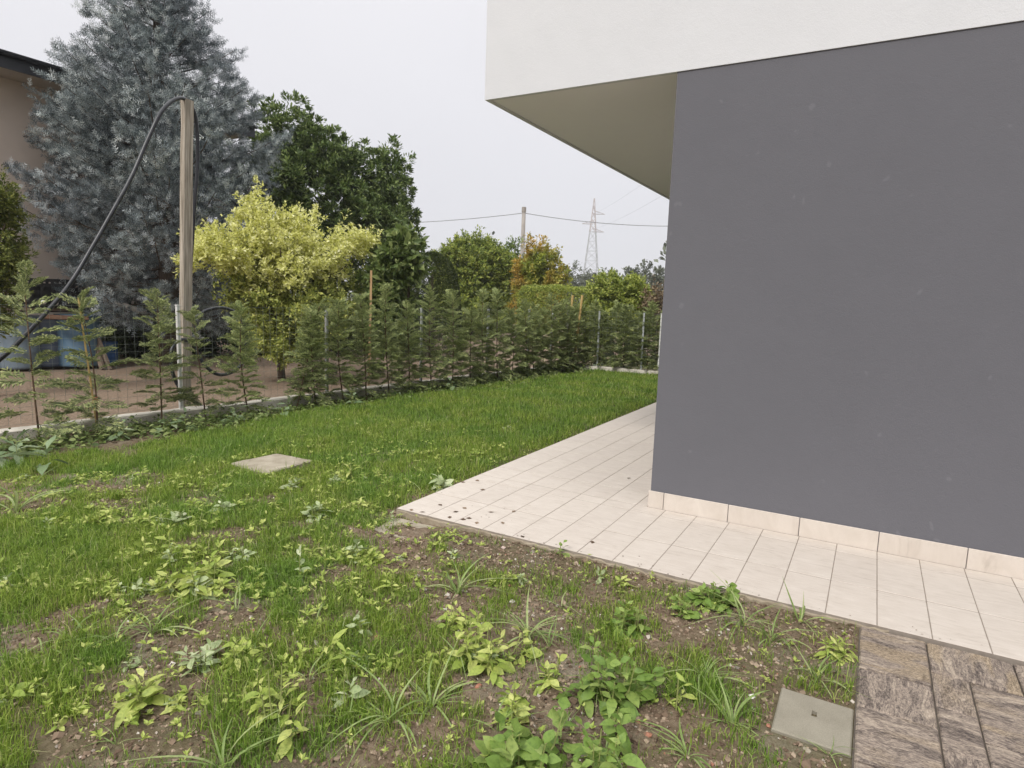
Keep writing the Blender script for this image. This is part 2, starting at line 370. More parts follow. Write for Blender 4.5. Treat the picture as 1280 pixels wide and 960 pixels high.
M['far'] = leaf_mat('far leaf', [(0, (.10, .115, .085)), (.5, (.155, .17, .125)), (1, (.22, .235, .175))], .15, .7, .2)  # greyed leaf colour with the distance haze painted in
M['dark'] = leaf_mat('dark shrub leaf', [(0, (.018, .030, .011)), (.6, (.042, .062, .02)), (1, (.075, .10, .03))], .15, .55, .3)  # near-black green, also painting the shade left of the golden bush
M['edgebush'] = leaf_mat('yellowish conifer leaf', [(0, (.06, .085, .018)), (.5, (.13, .155, .03)), (1, (.27, .28, .07))], .22, .6, .3)
M['litter'] = leaf_mat('dead leaf litter', [(0, (.06, .04, .028)), (.6, (.14, .095, .065)), (1, (.26, .19, .13))], .05, .9, .15)
M['clod'] = leaf_mat('soil crumbs', [(0, (.10, .068, .047)), (.6, (.215, .157, .112)), (1, (.36, .285, .21))], 0.0, .95, .1)
M['pebble'] = leaf_mat('pebbles', [(0, (.22, .19, .16)), (.5, (.36, .31, .26)), (.8, (.55, .50, .44)), (.9, (.70, .67, .62)), (.93, (.30, .14, .095)), (1, (.38, .19, .13))], 0.0, .8, .25)

# ground
b = NB('earth'); pos = b.n('ShaderNodeNewGeometry').outputs['Position']; sp = b.n('ShaderNodeSeparateXYZ'); b.l(pos, sp.inputs[0])
v = b.coords('World'); n1 = b.noise(v, 1.6, 6, .65); n2 = b.noise(v, 28, 6, .75); n3 = b.noise(v, .7, 3, .5); n4 = b.noise(v, 160, 3, .7)
soil = b.ramp(n2, [(.28, (.10, .068, .046)), (.5, (.215, .157, .11)), (.72, (.335, .258, .19))])
sand = b.ramp(n4, [(.3, (.17, .14, .10)), (.5, (.265, .225, .17)), (.7, (.38, .33, .26))])
c = b.mix(b.ramp(n1, [(.50, (0, 0, 0)), (.62, (.85, .85, .85))]), soil, sand)
c = b.mix(b.ramp(n3, [(.38, (0, 0, 0)), (.55, (.42, .42, .42))]), c, (.075, .085, .03))
lawn_far = b.math('MULTIPLY', b.math('SUBTRACT', sp.outputs['Y'], 4.2), .5)
cl = b.n('ShaderNodeClamp'); b.l(lawn_far, cl.inputs[0]); c = b.mix(b.math('MULTIPLY', cl.outputs[0], .6), c, (.06, .075, .022))
# the neighbour's bare reddish plot, beyond the boundary line
bx = b.math('ADD', sp.outputs['X'], b.math('MULTIPLY', sp.outputs['Y'], -FS)); msk = b.n('ShaderNodeMapRange')
b.l(bx, msk.inputs[0]); msk.inputs[1].default_value = -7.35 - FS * 4.3; msk.inputs[2].default_value = -7.75 - FS * 4.3
neigh = b.ramp(n2, [(.28, (.145, .10, .068)), (.5, (.25, .185, .135)), (.72, (.35, .275, .21))])
c = b.mix(msk.outputs[0], c, neigh)
fm_ = b.n('ShaderNodeMapRange'); ln = b.n('ShaderNodeVectorMath', operation='LENGTH'); b.l(pos, ln.inputs[0]); b.l(ln.outputs['Value'], fm_.inputs[0])
fm_.inputs[1].default_value = 26; fm_.inputs[2].default_value = 60
c = b.mix(fm_.outputs[0], c, b.ramp(n3, [(.35, (.07, .09, .03)), (.65, (.12, .12, .05))]))
b.col(c); b.bump(b.math('ADD', b.math('MULTIPLY', n2, 2.0), n4), .8, .012); M['earth'] = b.fin(.95, .12)

# ------------------------------------------------------------------ ground
def axis(lo, hi, step, far):
    a = list(np.arange(lo, hi + 1e-6, step)); s = step; q = hi
    while q < far: s *= 1.35; q += s; a.append(q)
    s = step; q = lo
    while q > -far: s *= 1.35; q -= s; a.insert(0, q)
    return np.array(a)
gx = axis(-7.6, 0.6, 0.033, 3500); gy = axis(0.6, 9.0, 0.033, 3500)
X, Y = np.meshgrid(gx, gy, indexing='ij'); Z = ground_z(X, Y)
nx, ny = X.shape; idx = np.arange(nx * ny).reshape(nx, ny)
Fg = np.stack([idx[:-1, :-1], idx[1:, :-1], idx[1:, 1:], idx[:-1, 1:]], -1).reshape(-1, 4)
struct(link('ground', mesh_from('ground', np.stack([X, Y, Z], -1).reshape(-1, 3), Fg, M['earth'], True)))

# ------------------------------------------------------------------ the new house
WX, WY = -1.338, 4.505
BX = 9.0; BY = 14.5; SOF = 3.088
house = empty('house', (WX, WY, 0)); tag(house, 'modern house with dark grey plaster below and a white overhanging upper storey', 'house')
def hpart(name, lo, hi, m, bev=0):
    lo = np.array(lo, float); hi = np.array(hi, float); q = MB(); q.box((lo + hi) / 2, hi - lo, bevel=bev)
    return q.build(name, m, house, loc=(-WX, -WY, 0))
hpart('ground_floor_wall', (WX, WY, -.15), (BX, BY, SOF - .002), M['grey'])
hpart('soffit', (-2.86, WY + .03, SOF + .003), (BX - .03, BY - .03, SOF + .05), M['soffit'])
# upper storey as a ring of walls above the soffit, with a thin dropped drip edge
q = MB(); z0, z1 = SOF - .006, 6.6
q.box((( -2.893 + BX) / 2, WY - .009 + .02, (z0 + z1) / 2), (BX + 2.893, .04, z1 - z0))
q.box((-2.893 + .02, (WY + .031 + BY) / 2, (z0 + z1) / 2), (.04, BY - WY - .031, z1 - z0))
q.box((BX - .02, (WY + .031 + BY - .04) / 2, (z0 + z1) / 2), (.04, BY - WY - .071, z1 - z0))
q.box(((-2.853 + BX) / 2, BY - .02, (z0 + z1) / 2), (BX + 2.853, .04, z1 - z0))
q.build('upper_wall', M['white'], house, loc=(-WX, -WY, 0))
hpart('roof', (-2.85, WY + .035, 6.2), (BX - .045, BY - .045, 6.35), M['cover'])
# skirting, one piece per tile
SK = {}
def skirt(x0, x1):
    L = round(x1 - x0 - .004, 4)
    if L not in SK:
        q = MB(); q.box((0, 0, .064), (L, .013, .126), bevel=.002); SK[L] = q.mesh('skirting_tile', M['tile'])
    link('skirting_tile', SK[L], house, loc=((x0 + x1) / 2 - WX, WY - .0085 - WY, 0))
skirt(WX - .014, -1.234)
xx = -1.234
while xx < 3.5: skirt(xx, xx + .459); xx += .459
SKs = None
yy = WY
for k in range(18):
    if SKs is None: q = MB(); q.box((0, 0, .064), (.013, .455, .126), bevel=.002); SKs = q.mesh('skirting_tile', M['tile'])
    link('skirting_tile', SKs, house, loc=(-.0085, .2295 + k * .459 + .001, 0))

# ------------------------------------------------------------------ patio
patio = struct(empty('patio', (PX0, PY0, 0)))
q = MB()
q.box(((PX0 + 4.5) / 2, (PY0 + WY) / 2, -.077), (4.5 - PX0, WY - PY0, .1545)); q.box(((PX0 + WX) / 2, (WY + 12.6) / 2, -.077), (WX - PX0, 12.6 - WY, .1545))
q.build('slab_base', M['grout'], patio, loc=(-PX0, -PY0, 0))
ex = np.arange(PX0, .2, .03); rg = np.random.default_rng(8); k_ = len(ex); a_ = np.abs(rg.normal(.010, .006, k_)) + .003; zt_ = -.010 - np.abs(rg.normal(0, .006, k_))
V = np.concatenate([np.c_[ex, np.full(k_, PY0 - .0005), zt_ + .004], np.c_[ex, PY0 - a_, zt_], np.c_[ex, PY0 - a_ * 1.6, np.full(k_, -.12)]]); i = np.arange(k_ - 1)
F = np.concatenate([np.stack([i + o_, i + k_ + o_, i + 1 + k_ + o_, i + 1 + o_], -1) for o_ in (0, k_)])
link('mortar_edge', mesh_from('mortar_edge', V, F, M['slab_edge']), patio, loc=(-PX0, -PY0, 0))
TM = {}
def tile(x0, x1, y0, y1):
    L, B = round(x1 - x0 - .005, 3), round(y1 - y0 - .007, 3)
    if L < .01 or B < .01: return
    if (L, B) not in TM:
        q = MB(); q.box((0, 0, -.005), (L, B, .014), bevel=.0015); TM[L, B] = q.mesh('tile', M['tile'])
    o = link('tile', TM[L, B], patio, loc=((x0 + x1) / 2 - PX0, (y0 + y1) / 2 - PY0, random.uniform(-.0006, .0006)))
    o.rotation_euler = (0, 0, random.uniform(-.001, .001))
PW = .2256
cols = [PX0] + [0.142 + PW * k for k in range(-12, 14)]
rows_front = [PY0, 3.843, 4.342, WY - .017]
for i in range(len(cols) - 1):
    for j in range(3): tile(cols[i], cols[i + 1], rows_front[j], rows_front[j + 1])
scol = [PX0] + [0.142 + PW * k for k in range(-12, -6)] + [WX - .016]
yy = WY - .015
for j in range(17):
    y1_ = 4.80 + .4535 * j
    for i in range(len(scol) - 1): tile(scol[i], scol[i + 1], yy, y1_)
    yy = y1_

# ------------------------------------------------------------------ stone paving
path = struct(empty('paved_path', (0.07, 3.36, 0)))
q = MB(); q.box((2.3, .9, -.077), (4.46, 4.94, .12)); q.build('mortar_bed', M['joint'], path, loc=(-.07, -3.36, -.004))
def paver(x0, x1, y0, y1, along_y=False):
    L, B = x1 - x0 - .0065, y1 - y0 - .0065
    nxs, nys = 5, 5; us = np.linspace(-1, 1, nxs); top = []
    q = MB(); 
    if along_y: L, B = B, L
    # slightly riven top with softened arrises
    gxs = np.array([-L / 2, -L / 2 + .006, -L / 6, L / 6, L / 2 - .006, L / 2]); gys = np.array([-B / 2, -B / 2 + .006, -B / 6, B / 6, B / 2 - .006, B / 2])
    A, Bq = np.meshgrid(gxs, gys, indexing='ij'); Zt = np.where((np.abs(A) > L / 2 - .001) | (np.abs(Bq) > B / 2 - .001), -.006, RNG.uniform(-.0025, .0015, A.shape))
    i6 = np.arange(36).reshape(6, 6); V = np.stack([A, Bq, Zt], -1).reshape(-1, 3)
    F = np.stack([i6[:-1, :-1], i6[1:, :-1], i6[1:, 1:], i6[:-1, 1:]], -1).reshape(-1, 4)
    rim = np.concatenate([i6[:-1, 0], i6[-1, :-1], i6[:0:-1, -1], i6[0, :0:-1]]); low = V[rim].copy(); low[:, 2] = -.05
    V = np.concatenate([V, low]); n = len(rim); k = np.arange(n); F2 = np.stack([rim[k], 36 + k, 36 + (k + 1) % n, rim[(k + 1) % n]], -1)
    q.add(V, np.concatenate([F, F2]))
    o = q.build('paver', M['paver'], path, loc=((x0 + x1) / 2 - .07, (y0 + y1) / 2 - 3.36, -.008 + random.uniform(-.003, .002)))
    o.rotation_euler = (random.uniform(-.004, .004), random.uniform(-.004, .004), (math.pi / 2 if along_y else 0) + random.uniform(-.004, .004))
ED = 3.368
for p in [(.072, .341, 2.965, ED), (.072, .341, 2.66, 2.965, True), (.072, .341, 2.31, 2.66), (.072, .341, 1.75, 2.31),
          (.341, .660, 3.092, ED, True), (.66, 1.02, 3.092, ED, True), (1.02, 1.4, 2.9, ED),
          (.341, .478, 2.82, 3.092, True), (.341, .478, 2.54, 2.82), (.341, .478, 2.1, 2.54, True), (.478, .74, 2.665, 3.092), (.74, 1.02, 2.665, 3.092, True), (.478, .78, 2.40, 2.665), (.78, 1.02, 2.40, 2.665),
          (.478, 1.02, 2.0, 2.40), (.341, .478, 1.7, 2.1), (1.02, 1.5, 2.4, 2.9), (1.02, 1.5, 1.9, 2.4), (1.4, 1.9, 2.9, ED), (1.5, 2.0, 2.3, 2.9, True), (.478, 1.02, 1.6, 2.0, True)]:
    paver(*p)

# ------------------------------------------------------------------ covers and slabs in the grass
cv = empty('inspection_cover', ((COVER[0] + COVER[1]) / 2, (COVER[2] + COVER[3]) / 2, -.016)); tag(cv, 'smooth grey concrete inspection cover with a small key hole beside the stone paving', 'cover')
# lid with a real slot through it
Lx, Ly = COVER[1] - COVER[0], COVER[3] - COVER[2]; hx, hy = .009, .018; ox, oy = .0, .03
ax = [-Lx / 2, -Lx / 2 + .005, ox - hx, ox + hx, Lx / 2 - .005, Lx / 2]; ay = [-Ly / 2, -Ly / 2 + .005, oy - hy, oy + hy, Ly / 2 - .005, Ly / 2]
A, Bq = np.meshgrid(ax, ay, indexing='ij'); i6 = np.arange(36).reshape(6, 6)
Zt = np.where((np.abs(A) > Lx / 2 - .001) | (np.abs(Bq) > Ly / 2 - .001), -.005, 0.0); V = np.stack([A, Bq, Zt], -1).reshape(-1, 3)
F = np.stack([i6[:-1, :-1], i6[1:, :-1], i6[1:, 1:], i6[:-1, 1:]], -1); keep = np.ones((5, 5), bool); keep[2, 2] = False; F = F[keep]
rim = np.concatenate([i6[:-1, 0], i6[-1, :-1], i6[:0:-1, -1], i6[0, :0:-1]]); low = V[rim].copy(); low[:, 2] = -.05; n = len(rim); k = np.arange(n)
hr = np.array([i6[2, 2], i6[3, 2], i6[3, 3], i6[2, 3]]); hl = V[hr].copy(); hl[:, 2] = -.04
V = np.concatenate([V, low, hl]); F = np.concatenate([F, np.stack([rim[k], 36 + k, 36 + (k + 1) % n, rim[(k + 1) % n]], -1), np.stack([hr, np.roll(hr, -1), 36 + n + (np.arange(4) + 1) % 4, 36 + n + np.arange(4)], -1)])
link('lid', mesh_from('lid', V, F, M['cover']), cv)
q = MB(); q.box((ox, oy, -.03), (.018, .036, .012)); q.build('hole_dark_block', M['black'], cv)  # black block low in the slot stands for the hole's darkness
def slab(name, corners, th, m, label, cat, seed):
    c = np.array(corners); ctr = c.mean(0); r = np.random.default_rng(seed); pts = []
    for i in range(4):
        a, d = c[i], c[(i + 1) % 4]
        for t in (0.03, .25, .5, .75, .97):
            p = a + (d - a) * t; pts.append(p + r.normal(0, .004, 2))
    pts = np.array(pts) - ctr; n = len(pts)
    inn = pts * .96; V = np.concatenate([np.c_[pts, np.full(n, -th)], np.c_[pts, np.full(n, -.008)], np.c_[inn, r.normal(0, .0015, n)]])
    k = np.arange(n); F = np.concatenate([np.stack([k + o, (k + 1) % n + o, (k + 1) % n + o + n, k + o + n], -1) for o in (0, n)])
    o = link(name, mesh_from(name, V, [F, (2 * n + k)[None]], m), None, loc=(ctr[0], ctr[1], .0)); tag(o, label, cat); return o
sb = slab('stone_slab', [(-4.81, 3.50), (-4.30, 3.46), (-4.33, 4.0), (-4.78, 3.97)], .06, M['slab'], 'square buff stone slab lying in the grass of the lawn', 'slab', 3)
sb.location.z = -.005
s2 = slab('sunken_slab', [(-2.78, 3.06), (-2.40, 3.07), (-2.38, 3.36), (-2.80, 3.36)], .06, M['slab'], 'small half overgrown concrete slab tucked under the outer corner of the patio', 'slab', 4)
s2.location.z = -.045

# ------------------------------------------------------------------ grass
NOGRASS = [(gp(300, 770), .15), (gp(30, 800), .17), (gp(130, 640), .08), (gp(170, 615), .07), (gp(700, 850), .26), (gp(620, 860), .14), (gp(780, 900), .20), (gp(840, 900), .12),
           (gp(1010, 950), .17), (gp(960, 860), .10), (gp(700, 690), .20), (gp(800, 725), .16), (gp(600, 665), .13), (gp(880, 780), .12), (gp(1040, 790), .10), (gp(500, 760), .10),
           (gp(420, 720), .13), (gp(460, 860), .09), (gp(1000, 840), .10), (gp(560, 700), .10), (gp(430, 930), .07), (gp(360, 950), .06), (gp(700, 930), .14), (gp(280, 700), .14), (gp(440, 770), .08)]
def grass_density(x, y):
    n = fbm(x * 2.1 + 5, y * 2.1, 3); n2 = fbm(x * 6, y * 6 + 3, 3)
    far = sstep(3.4, 5.0, y + np.clip(-x - 3, 0, 3) * .25)
    thr = .43 - .285 * far + .075 * sstep(-2.6, -1.6, x) * (y < 3.5)
    d = .10 + .90 * sstep(thr - .05, thr + .10, n * .5 + n2 * .5)
    front = np.exp(-np.clip(PY0 - y, 0, None) / .36) * (x > PX0 - .1) * (y < PY0 + .02)
    d = d * (1 - .8 * front)
    br = sstep(-1.9, -.7, x) * sstep(3.3, 2.4, y); d = d * (1 - .25 * br)
    for p, r in NOGRASS: d = d * (1 - .86 * np.exp(-(((x - p[0]) ** 2 + (y - p[1]) ** 2) / (r * r)) ** 1.5))
    side = (x < PX0) & (y > PY0 - .05); d = np.where(side, d * sstep(0.01, .22, PX0 - x + .1 * (n2 - .5)), d)
    bed = x - fence_x(y, .60) - .50 * sstep(6.2, 3.2, y) + .3 * (n2 - .5); d = d * sstep(-.12, .16, bed)
    d = d * sstep(-.05, .12, far_y(x) - y)
    return d
def blocked(x, y, m=0.0):
    k = ((x > PX0 - .012 - m) & (y > PY0 - .012 - m)) | ((x > .06 - m) & (y < PY0))
    k |= (x > COVER[0] - .01 - m) & (x < COVER[1] + .01 + m) & (y > COVER[2] - .01 - m) & (y < COVER[3] + .01 + m)
    k |= (x > -4.79 - m) & (x < -4.33 + m) & (y > 3.49 - m) & (y < 3.97 + m)
    k |= (x > -2.74 - m) & (x < -2.42 + m) & (y > 3.12 - m) & (y < 3.36 + m) & (vnoise(x * 9, y * 9) > .3)
    return k
PB, HB, WB = [], [], []
for (y0, y1, tpm, npt, wd) in [(.55, 2.2, 1500, 13, .0032), (2.2, 3.6, 1250, 12, .0036), (3.6, 6.0, 900, 11, .0046), (6.0, 9.0, 560, 9, .0064), (9.0, 14.2, 340, 8, .009)]:
    x0, x1 = -7.6, .1
    n = int((x1 - x0) * (y1 - y0) * tpm); x = RNG.uniform(x0, x1, n); y = RNG.uniform(y0, y1, n)
    ok = (x > -(y * 2.0 + 3.4)) & (x < .2)                      # the part of the plot near the viewpoint, with a margin
    ok &= (x > fence_x(y, .3)); x, y = x[ok], y[ok]
    d = grass_density(x, y); ok = (RNG.random(len(x)) < d) & ~blocked(x, y); x, y, d = x[ok], y[ok], d[ok]
    hs = RNG.uniform(.65, 1.15, len(x)) * (.45 + .55 * d) * (.75 + .6 * fbm(x * 1.3 + 40, y * 1.3, 2)); sp_ = (.016 + .004 * y) * RNG.uniform(.6, 1.5, len(x))
    x = np.repeat(x, npt) + RNG.normal(0, np.repeat(np.full(len(hs), 1) * sp_, npt)); y = np.repeat(y, npt) + RNG.normal(0, np.repeat(np.full(len(hs), 1) * sp_, npt))
    hh = np.repeat(hs, npt) * RNG.uniform(.5, 1.15, len(x)) * np.where(RNG.random(len(x)) < .07, 1.7, 1) * (.078 - .004 * sstep(3.5, 6, y))
    ok = ~blocked(x, y); PB.append(np.c_[x, y][ok]); HB.append(hh[ok]); WB.append(np.full(ok.sum(), wd) * RNG.uniform(.7, 1.3, ok.sum()))
P2 = np.concatenate(PB); Hh = np.concatenate(HB); Ww = np.concatenate(WB)
# a fringe of short grass and runners along the patio's front edge, over bare soil
def blade_arrays(P, h, wd, lean, az=None):
    n = len(P); az = RNG.uniform(0, 2 * np.pi, n) if az is None else az; D = np.c_[np.cos(az), np.sin(az), np.zeros(n)]
    s_ = RNG.uniform(0, 2 * np.pi, n); S = np.c_[np.cos(s_), np.sin(s_), np.zeros(n)] * (wd / 2)[:, None]
    l1 = (lean * h)[:, None]; up = np.array([0, 0, 1.0])
    m = P + D * l1 * .3 + up * (h * .6)[:, None]; t = P + D * l1 + up * (h * (1 - .35 * np.clip(lean, 0, 1.4)))[:, None]
    V = np.stack([P - S, P + S, m + S * .85, m - S * .85, t], 1).reshape(-1, 3); i = np.arange(n)[:, None] * 5
    F = np.concatenate([i + np.array([[0, 1, 2]]), i + np.array([[0, 2, 3]]), i + np.array([[3, 2, 4]])], 1).reshape(-1, 3)
    return V, F
gzv = ground_z(P2[:, 0], P2[:, 1])
V, F = blade_arrays(np.c_[P2, gzv - .004], Hh, Ww, np.abs(RNG.normal(.42, .42, len(P2))))
stuff(link('grass', mesh_from('grass', V, F, M['grass'])), 'fine lawn grass, patchy near the paving and lush further back', 'grass')
N_BLADES = len(P2)

# soil crumbs and pebbles on the bare earth
def crumbs(name, n, region, size, mat, label, cat, flat=.7, pw=1.0):
    x = RNG.uniform(region[0], region[1], n); y = RNG.uniform(region[2], region[3], n)
    ok = ~blocked(x, y) & (x > fence_x(y, .1)) & (RNG.random(n) < (1.02 - grass_density(x, y)) ** pw)
    x, y = x[ok], y[ok]; n = len(x); s_ = RNG.lognormal(math.log(size), .45, n)
    base = nrm(np.array([[1, 0, -.3], [-.5, .87, -.3], [-.5, -.87, -.3], [.1, .2, 1], [.75, .6, .4], [-.8, 0.2, .45], [.2, -.85, .4]]))
    V = base[None] * s_[:, None, None] * RNG.uniform(.6, 1.3, (n, 7, 1)); a = RNG.uniform(0, 6.28, n); ca, sa = np.cos(a)[:, None], np.sin(a)[:, None]
    V = np.stack([V[..., 0] * ca - V[..., 1] * sa, V[..., 0] * sa + V[..., 1] * ca, V[..., 2] * flat], -1)
    V += np.stack([x, y, ground_z(x, y) + s_ * .15], -1)[:, None]
    T = np.array([[3, 4, 5], [3, 5, 6], [3, 6, 4], [4, 0, 1], [4, 1, 5], [5, 1, 2], [5, 2, 6], [6, 2, 0], [6, 0, 4]])
    F = (np.arange(n)[:, None, None] * 7 + T[None]).reshape(-1, 3)
    stuff(link(name, mesh_from(name, V.reshape(-1, 3), F, mat)), label, cat)
crumbs('soil_crumbs', 60000, (-5.2, .06, .9, 4.2), .0055, M['clod'], 'loose brown soil crumbs between the grass tufts', 'soil', .7, 1.5)
crumbs('pebbles', 2200, (-5.0, .06, .9, 3.6), .006, M['pebble'], 'scattered pebbles and brick crumbs on the bare soil', 'pebbles', .8, 1.5)
# dead grass, twigs and mulch in the planting strip and on bare ground
n = 9000; y = RNG.uniform(1.5, 13, n); x = fence_x(y, .40) + (.18 + .4 * sstep(6.2, 3.2, y)) * RNG.normal(.3, .8, n); n2_ = 3500
x = np.r_[x, RNG.uniform(-4, .05, n2_)]; y = np.r_[y, RNG.uniform(1, 3.4, n2_)]; ok = ~blocked(x, y) & (x > fence_x(y, .1)); x, y = x[ok], y[ok]
a = RNG.uniform(0, 6.28, len(x)); D = np.c_[np.cos(a), np.sin(a), RNG.normal(0, .25, len(x))]
V, F = leaf_arrays(np.c_[x, y, ground_z(x, y) + .006], D, np.array([0, 0, 1.]) + RNG.normal(0, .4, (len(x), 3)), RNG.uniform(.03, .09, len(x)) * np.where(y < 3.4, .5, 1), RNG.uniform(.003, .02, len(x)) * np.where(y < 3.4, .6, 1))
stuff(link('plant_litter', mesh_from('plant_litter', V, F, M['litter'])), 'dead stalks and brown leaf mulch along the hedge strip', 'litter')
# dirt and leaf bits fallen on the patio
pts = [(515, 636), (532, 640), (578, 634), (566, 640), (590, 648), (597, 652), (575, 649), (628, 652), (582, 603), (594, 600), (655, 672), (741, 676), (784, 598), (562, 645), (610, 640), (548, 630), (600, 612), (640, 640)]
pp = np.array([gp(u, v, .004) for u, v in pts]); pp = np.concatenate([pp, np.c_[RNG.uniform(PX0, -2.0, 22), RNG.uniform(PY0, 4.3, 22), np.full(22, .004)], np.c_[RNG.uniform(-1.9, .9, 50), PY0 + np.abs(RNG.normal(.0, .05, 50)) + .006, np.full(50, .004)]])
a = RNG.uniform(0, 6.28, len(pp)); big = np.r_[np.full(len(pts), 1.0), RNG.uniform(.08, .3, 72)]
V, F = leaf_arrays(pp, np.c_[np.cos(a), np.sin(a), np.zeros(len(pp))], np.array([[0, 0, 1.]]) + RNG.normal(0, .15, (len(pp), 3)), .045 * big, .03 * big, .05)
V[:, 2] = np.maximum(V[:, 2], .003)
stuff(link('leaf_debris', mesh_from('leaf_debris', V, F, M['litter'])), 'bits of dead leaf and soil on the patio corner', 'debris')

# ------------------------------------------------------------------ weeds
def leaf_mesh(name, mat, L=1.0, W=.5, segs=5, droop=.35, fold=.12, pet=0.0, wav=0.0, seed=0, twist=.0):
    """curved blade along +X, pointed oval on a thin leaf stalk of share pet"""
    t = np.linspace(0, 1, segs + 1); tb_ = np.clip((t - pet) / (1 - pet), 0, 1); wv = np.sin(np.pi * tb_ ** .75) ** .85 * W / 2; wv = np.maximum(wv, .018 * (1 - t) + .003)
    x = t * L; z = .25 * droop * t - droop * L * t ** 2; rng = np.random.default_rng(int(L * 100 + W * 1000 + segs) + seed)
    wz = rng.normal(0, wav, (2, segs + 1)) * W; sw = twist * np.sin(t * 2.2) * .3; tw = twist * t
    V = np.concatenate([np.c_[x, sw + wv, z + (fold + tw) * wv + wz[0]], np.c_[x, sw, z], np.c_[x, sw - wv, z + (fold - tw) * wv + wz[1]]]); m = segs + 1; i = np.arange(segs)
    F = np.concatenate([np.stack([i + m, i + m + 1, i + 1, i], -1), np.stack([i + 2 * m, i + 2 * m + 1, i + m + 1, i + m], -1)])
    return mesh_from(name, V, F, mat, True)
def mesh_arrays(me):
    V = np.empty(len(me.vertices) * 3, np.float32); me.vertices.foreach_get('co', V); F = np.array([p.vertices[:] for p in me.polygons]); return V.reshape(-1, 3), F
LV = {}
for k, m, W, dr, fo, pt_ in [('oval', 'weed', .42, .35, .18, .22), ('oval_mid', 'weed_mid', .56, .35, .15, .25), ('pale', 'weed_pale', .44, .25, .15, .15), ('lance', 'weed', .30, .45, .2, .1), ('round', 'weed_mid', .72, .3, .1, .28)]:
    LV[k] = [leaf_mesh('leaf', M[m], 1, W * a_, 6, dr * b_, fo, pt_, .04, 7 * i_, tw_) for i_, (a_, b_, tw_) in enumerate([(1, 1, .1), (.8, 1.7, -.45), (1.2, .5, .4), (.9, 2.3, .2)])]
LV['dock'] = [leaf_mesh('leaf', M['dock'], 1, .46 * a_, 9, .42 * b_, .18, .18, .035, 5 * i_, tw_) for i_, (a_, b_, tw_) in enumerate([(1, 1, .1), (.8, 1.5, -.4), (1.15, .8, .35)])]
LV['grass'] = [leaf_mesh('leaf', M['coarse'], 1, .046 * a_, 9, 1.15 * b_, .3, 0, 0, i_, tw_) for i_, (a_, b_, tw_) in enumerate([(1, .8, .2), (.8, 1.3, -.5), (1.2, .5, .5), (.9, 1.7, -.2)])]
LVA = {k: [mesh_arrays(m) for m in v] for k, v in LV.items()}
def weed_frames(kind, h, n, L, rng, spread=1.0):
    """leaf transforms of one plant, base at the origin"""
    out = []
    if kind == 'grass':
        for i in range(n):
            a = rng.uniform(0, 6.28); el = rng.uniform(.5, 1.45); rr_ = rng.uniform(0, .018)
            out.append(frame((math.cos(a) * rr_, math.sin(a) * rr_, 0), (math.cos(a) * math.cos(el), math.sin(a) * math.cos(el), math.sin(el)), s=L * rng.uniform(.45, 1.15)))
        return out
    lx, ly = rng.gauss(0, .18) * h, rng.gauss(0, .18) * h
    for i in range(n):
        f = ((i + .5) / n) ** 1.15; a = i * 2.4 + rng.uniform(-.7, .7); el = -.1 + 1.0 * f ** 1.5 + rng.uniform(-.3, .35)
        out.append(frame((lx * f, ly * f, h * (.05 + .9 * f)), (math.cos(a) * math.cos(el), math.sin(a) * math.cos(el), math.sin(el)), (rng.gauss(0, .45), rng.gauss(0, .45), 1), s=L * (1.2 - .75 * f) * rng.uniform(.6, 1.3)))
    return out
WPROTO = {}
def weed_fr(kind, h, n, L, seed, bush=1):
    rng = random.Random(seed); fr = []; tips = []
    for b_ in range(bush):
        sp2 = .55 if bush < 6 else .85; off = (0, 0) if bush == 1 else (rng.gauss(0, .5) * h * sp2, rng.gauss(0, .5) * h * sp2); hh = h * rng.uniform(.55, 1.05) if bush > 1 else h
        T = Matrix.Translation((off[0], off[1], 0))
        fr += [T @ m for m in weed_frames(kind, hh, n, L, rng)]; tips.append((off, hh))
    return fr, tips
def weed_stem(tips):
    q = MB()
    for off, h in tips: q.tube([(off[0] * .2, off[1] * .2, -.02), (off[0] * .8, off[1] * .8, h * .4), (off[0], off[1], h)], [.0035, .003, .0018], 5)
    return q.mesh('stem', M['greenstem'])
def plant(name, kind, x, y, h, n, L, seed, label, cat, group=None, bush=1, split=True, rz=None):
    o = empty(name, (x, y, float(ground_z(x, y)) - .004), random.uniform(0, 6.28) if rz is None else rz); tag(o, label, cat, group)
    key = (kind, round(h, 3), n, round(L, 3), seed, bush, split)
    if key not in WPROTO:
        fr, tips = weed_fr(kind, h, n, L, seed, bush)
        if split: WPROTO[key] = (fr, weed_stem(tips) if kind != 'grass' else None)
        else:
            q = MB()
            for i_, m in enumerate(fr): V, F = LVA[kind][(i_ * 7 + seed) % len(LVA[kind])]; q.add(npx(m, V), F)
            WPROTO[key] = (q.mesh('foliage', LV[kind][0].materials[0], True), weed_stem(tips) if kind != 'grass' else None)
    a, st = WPROTO[key]
    if split:
        for i_, m in enumerate(a): link('leaf', LV[kind][(i_ * 7 + seed) % len(LV[kind])], o, mat=m)
    else: link('foliage', a, o)
    if st: link('stem', st, o)
    return o
def px_size(u, v, px):
    p = gp(u, v); return px * np.linalg.norm(p - np.array([0, 0, CAM_H])) / F_PX
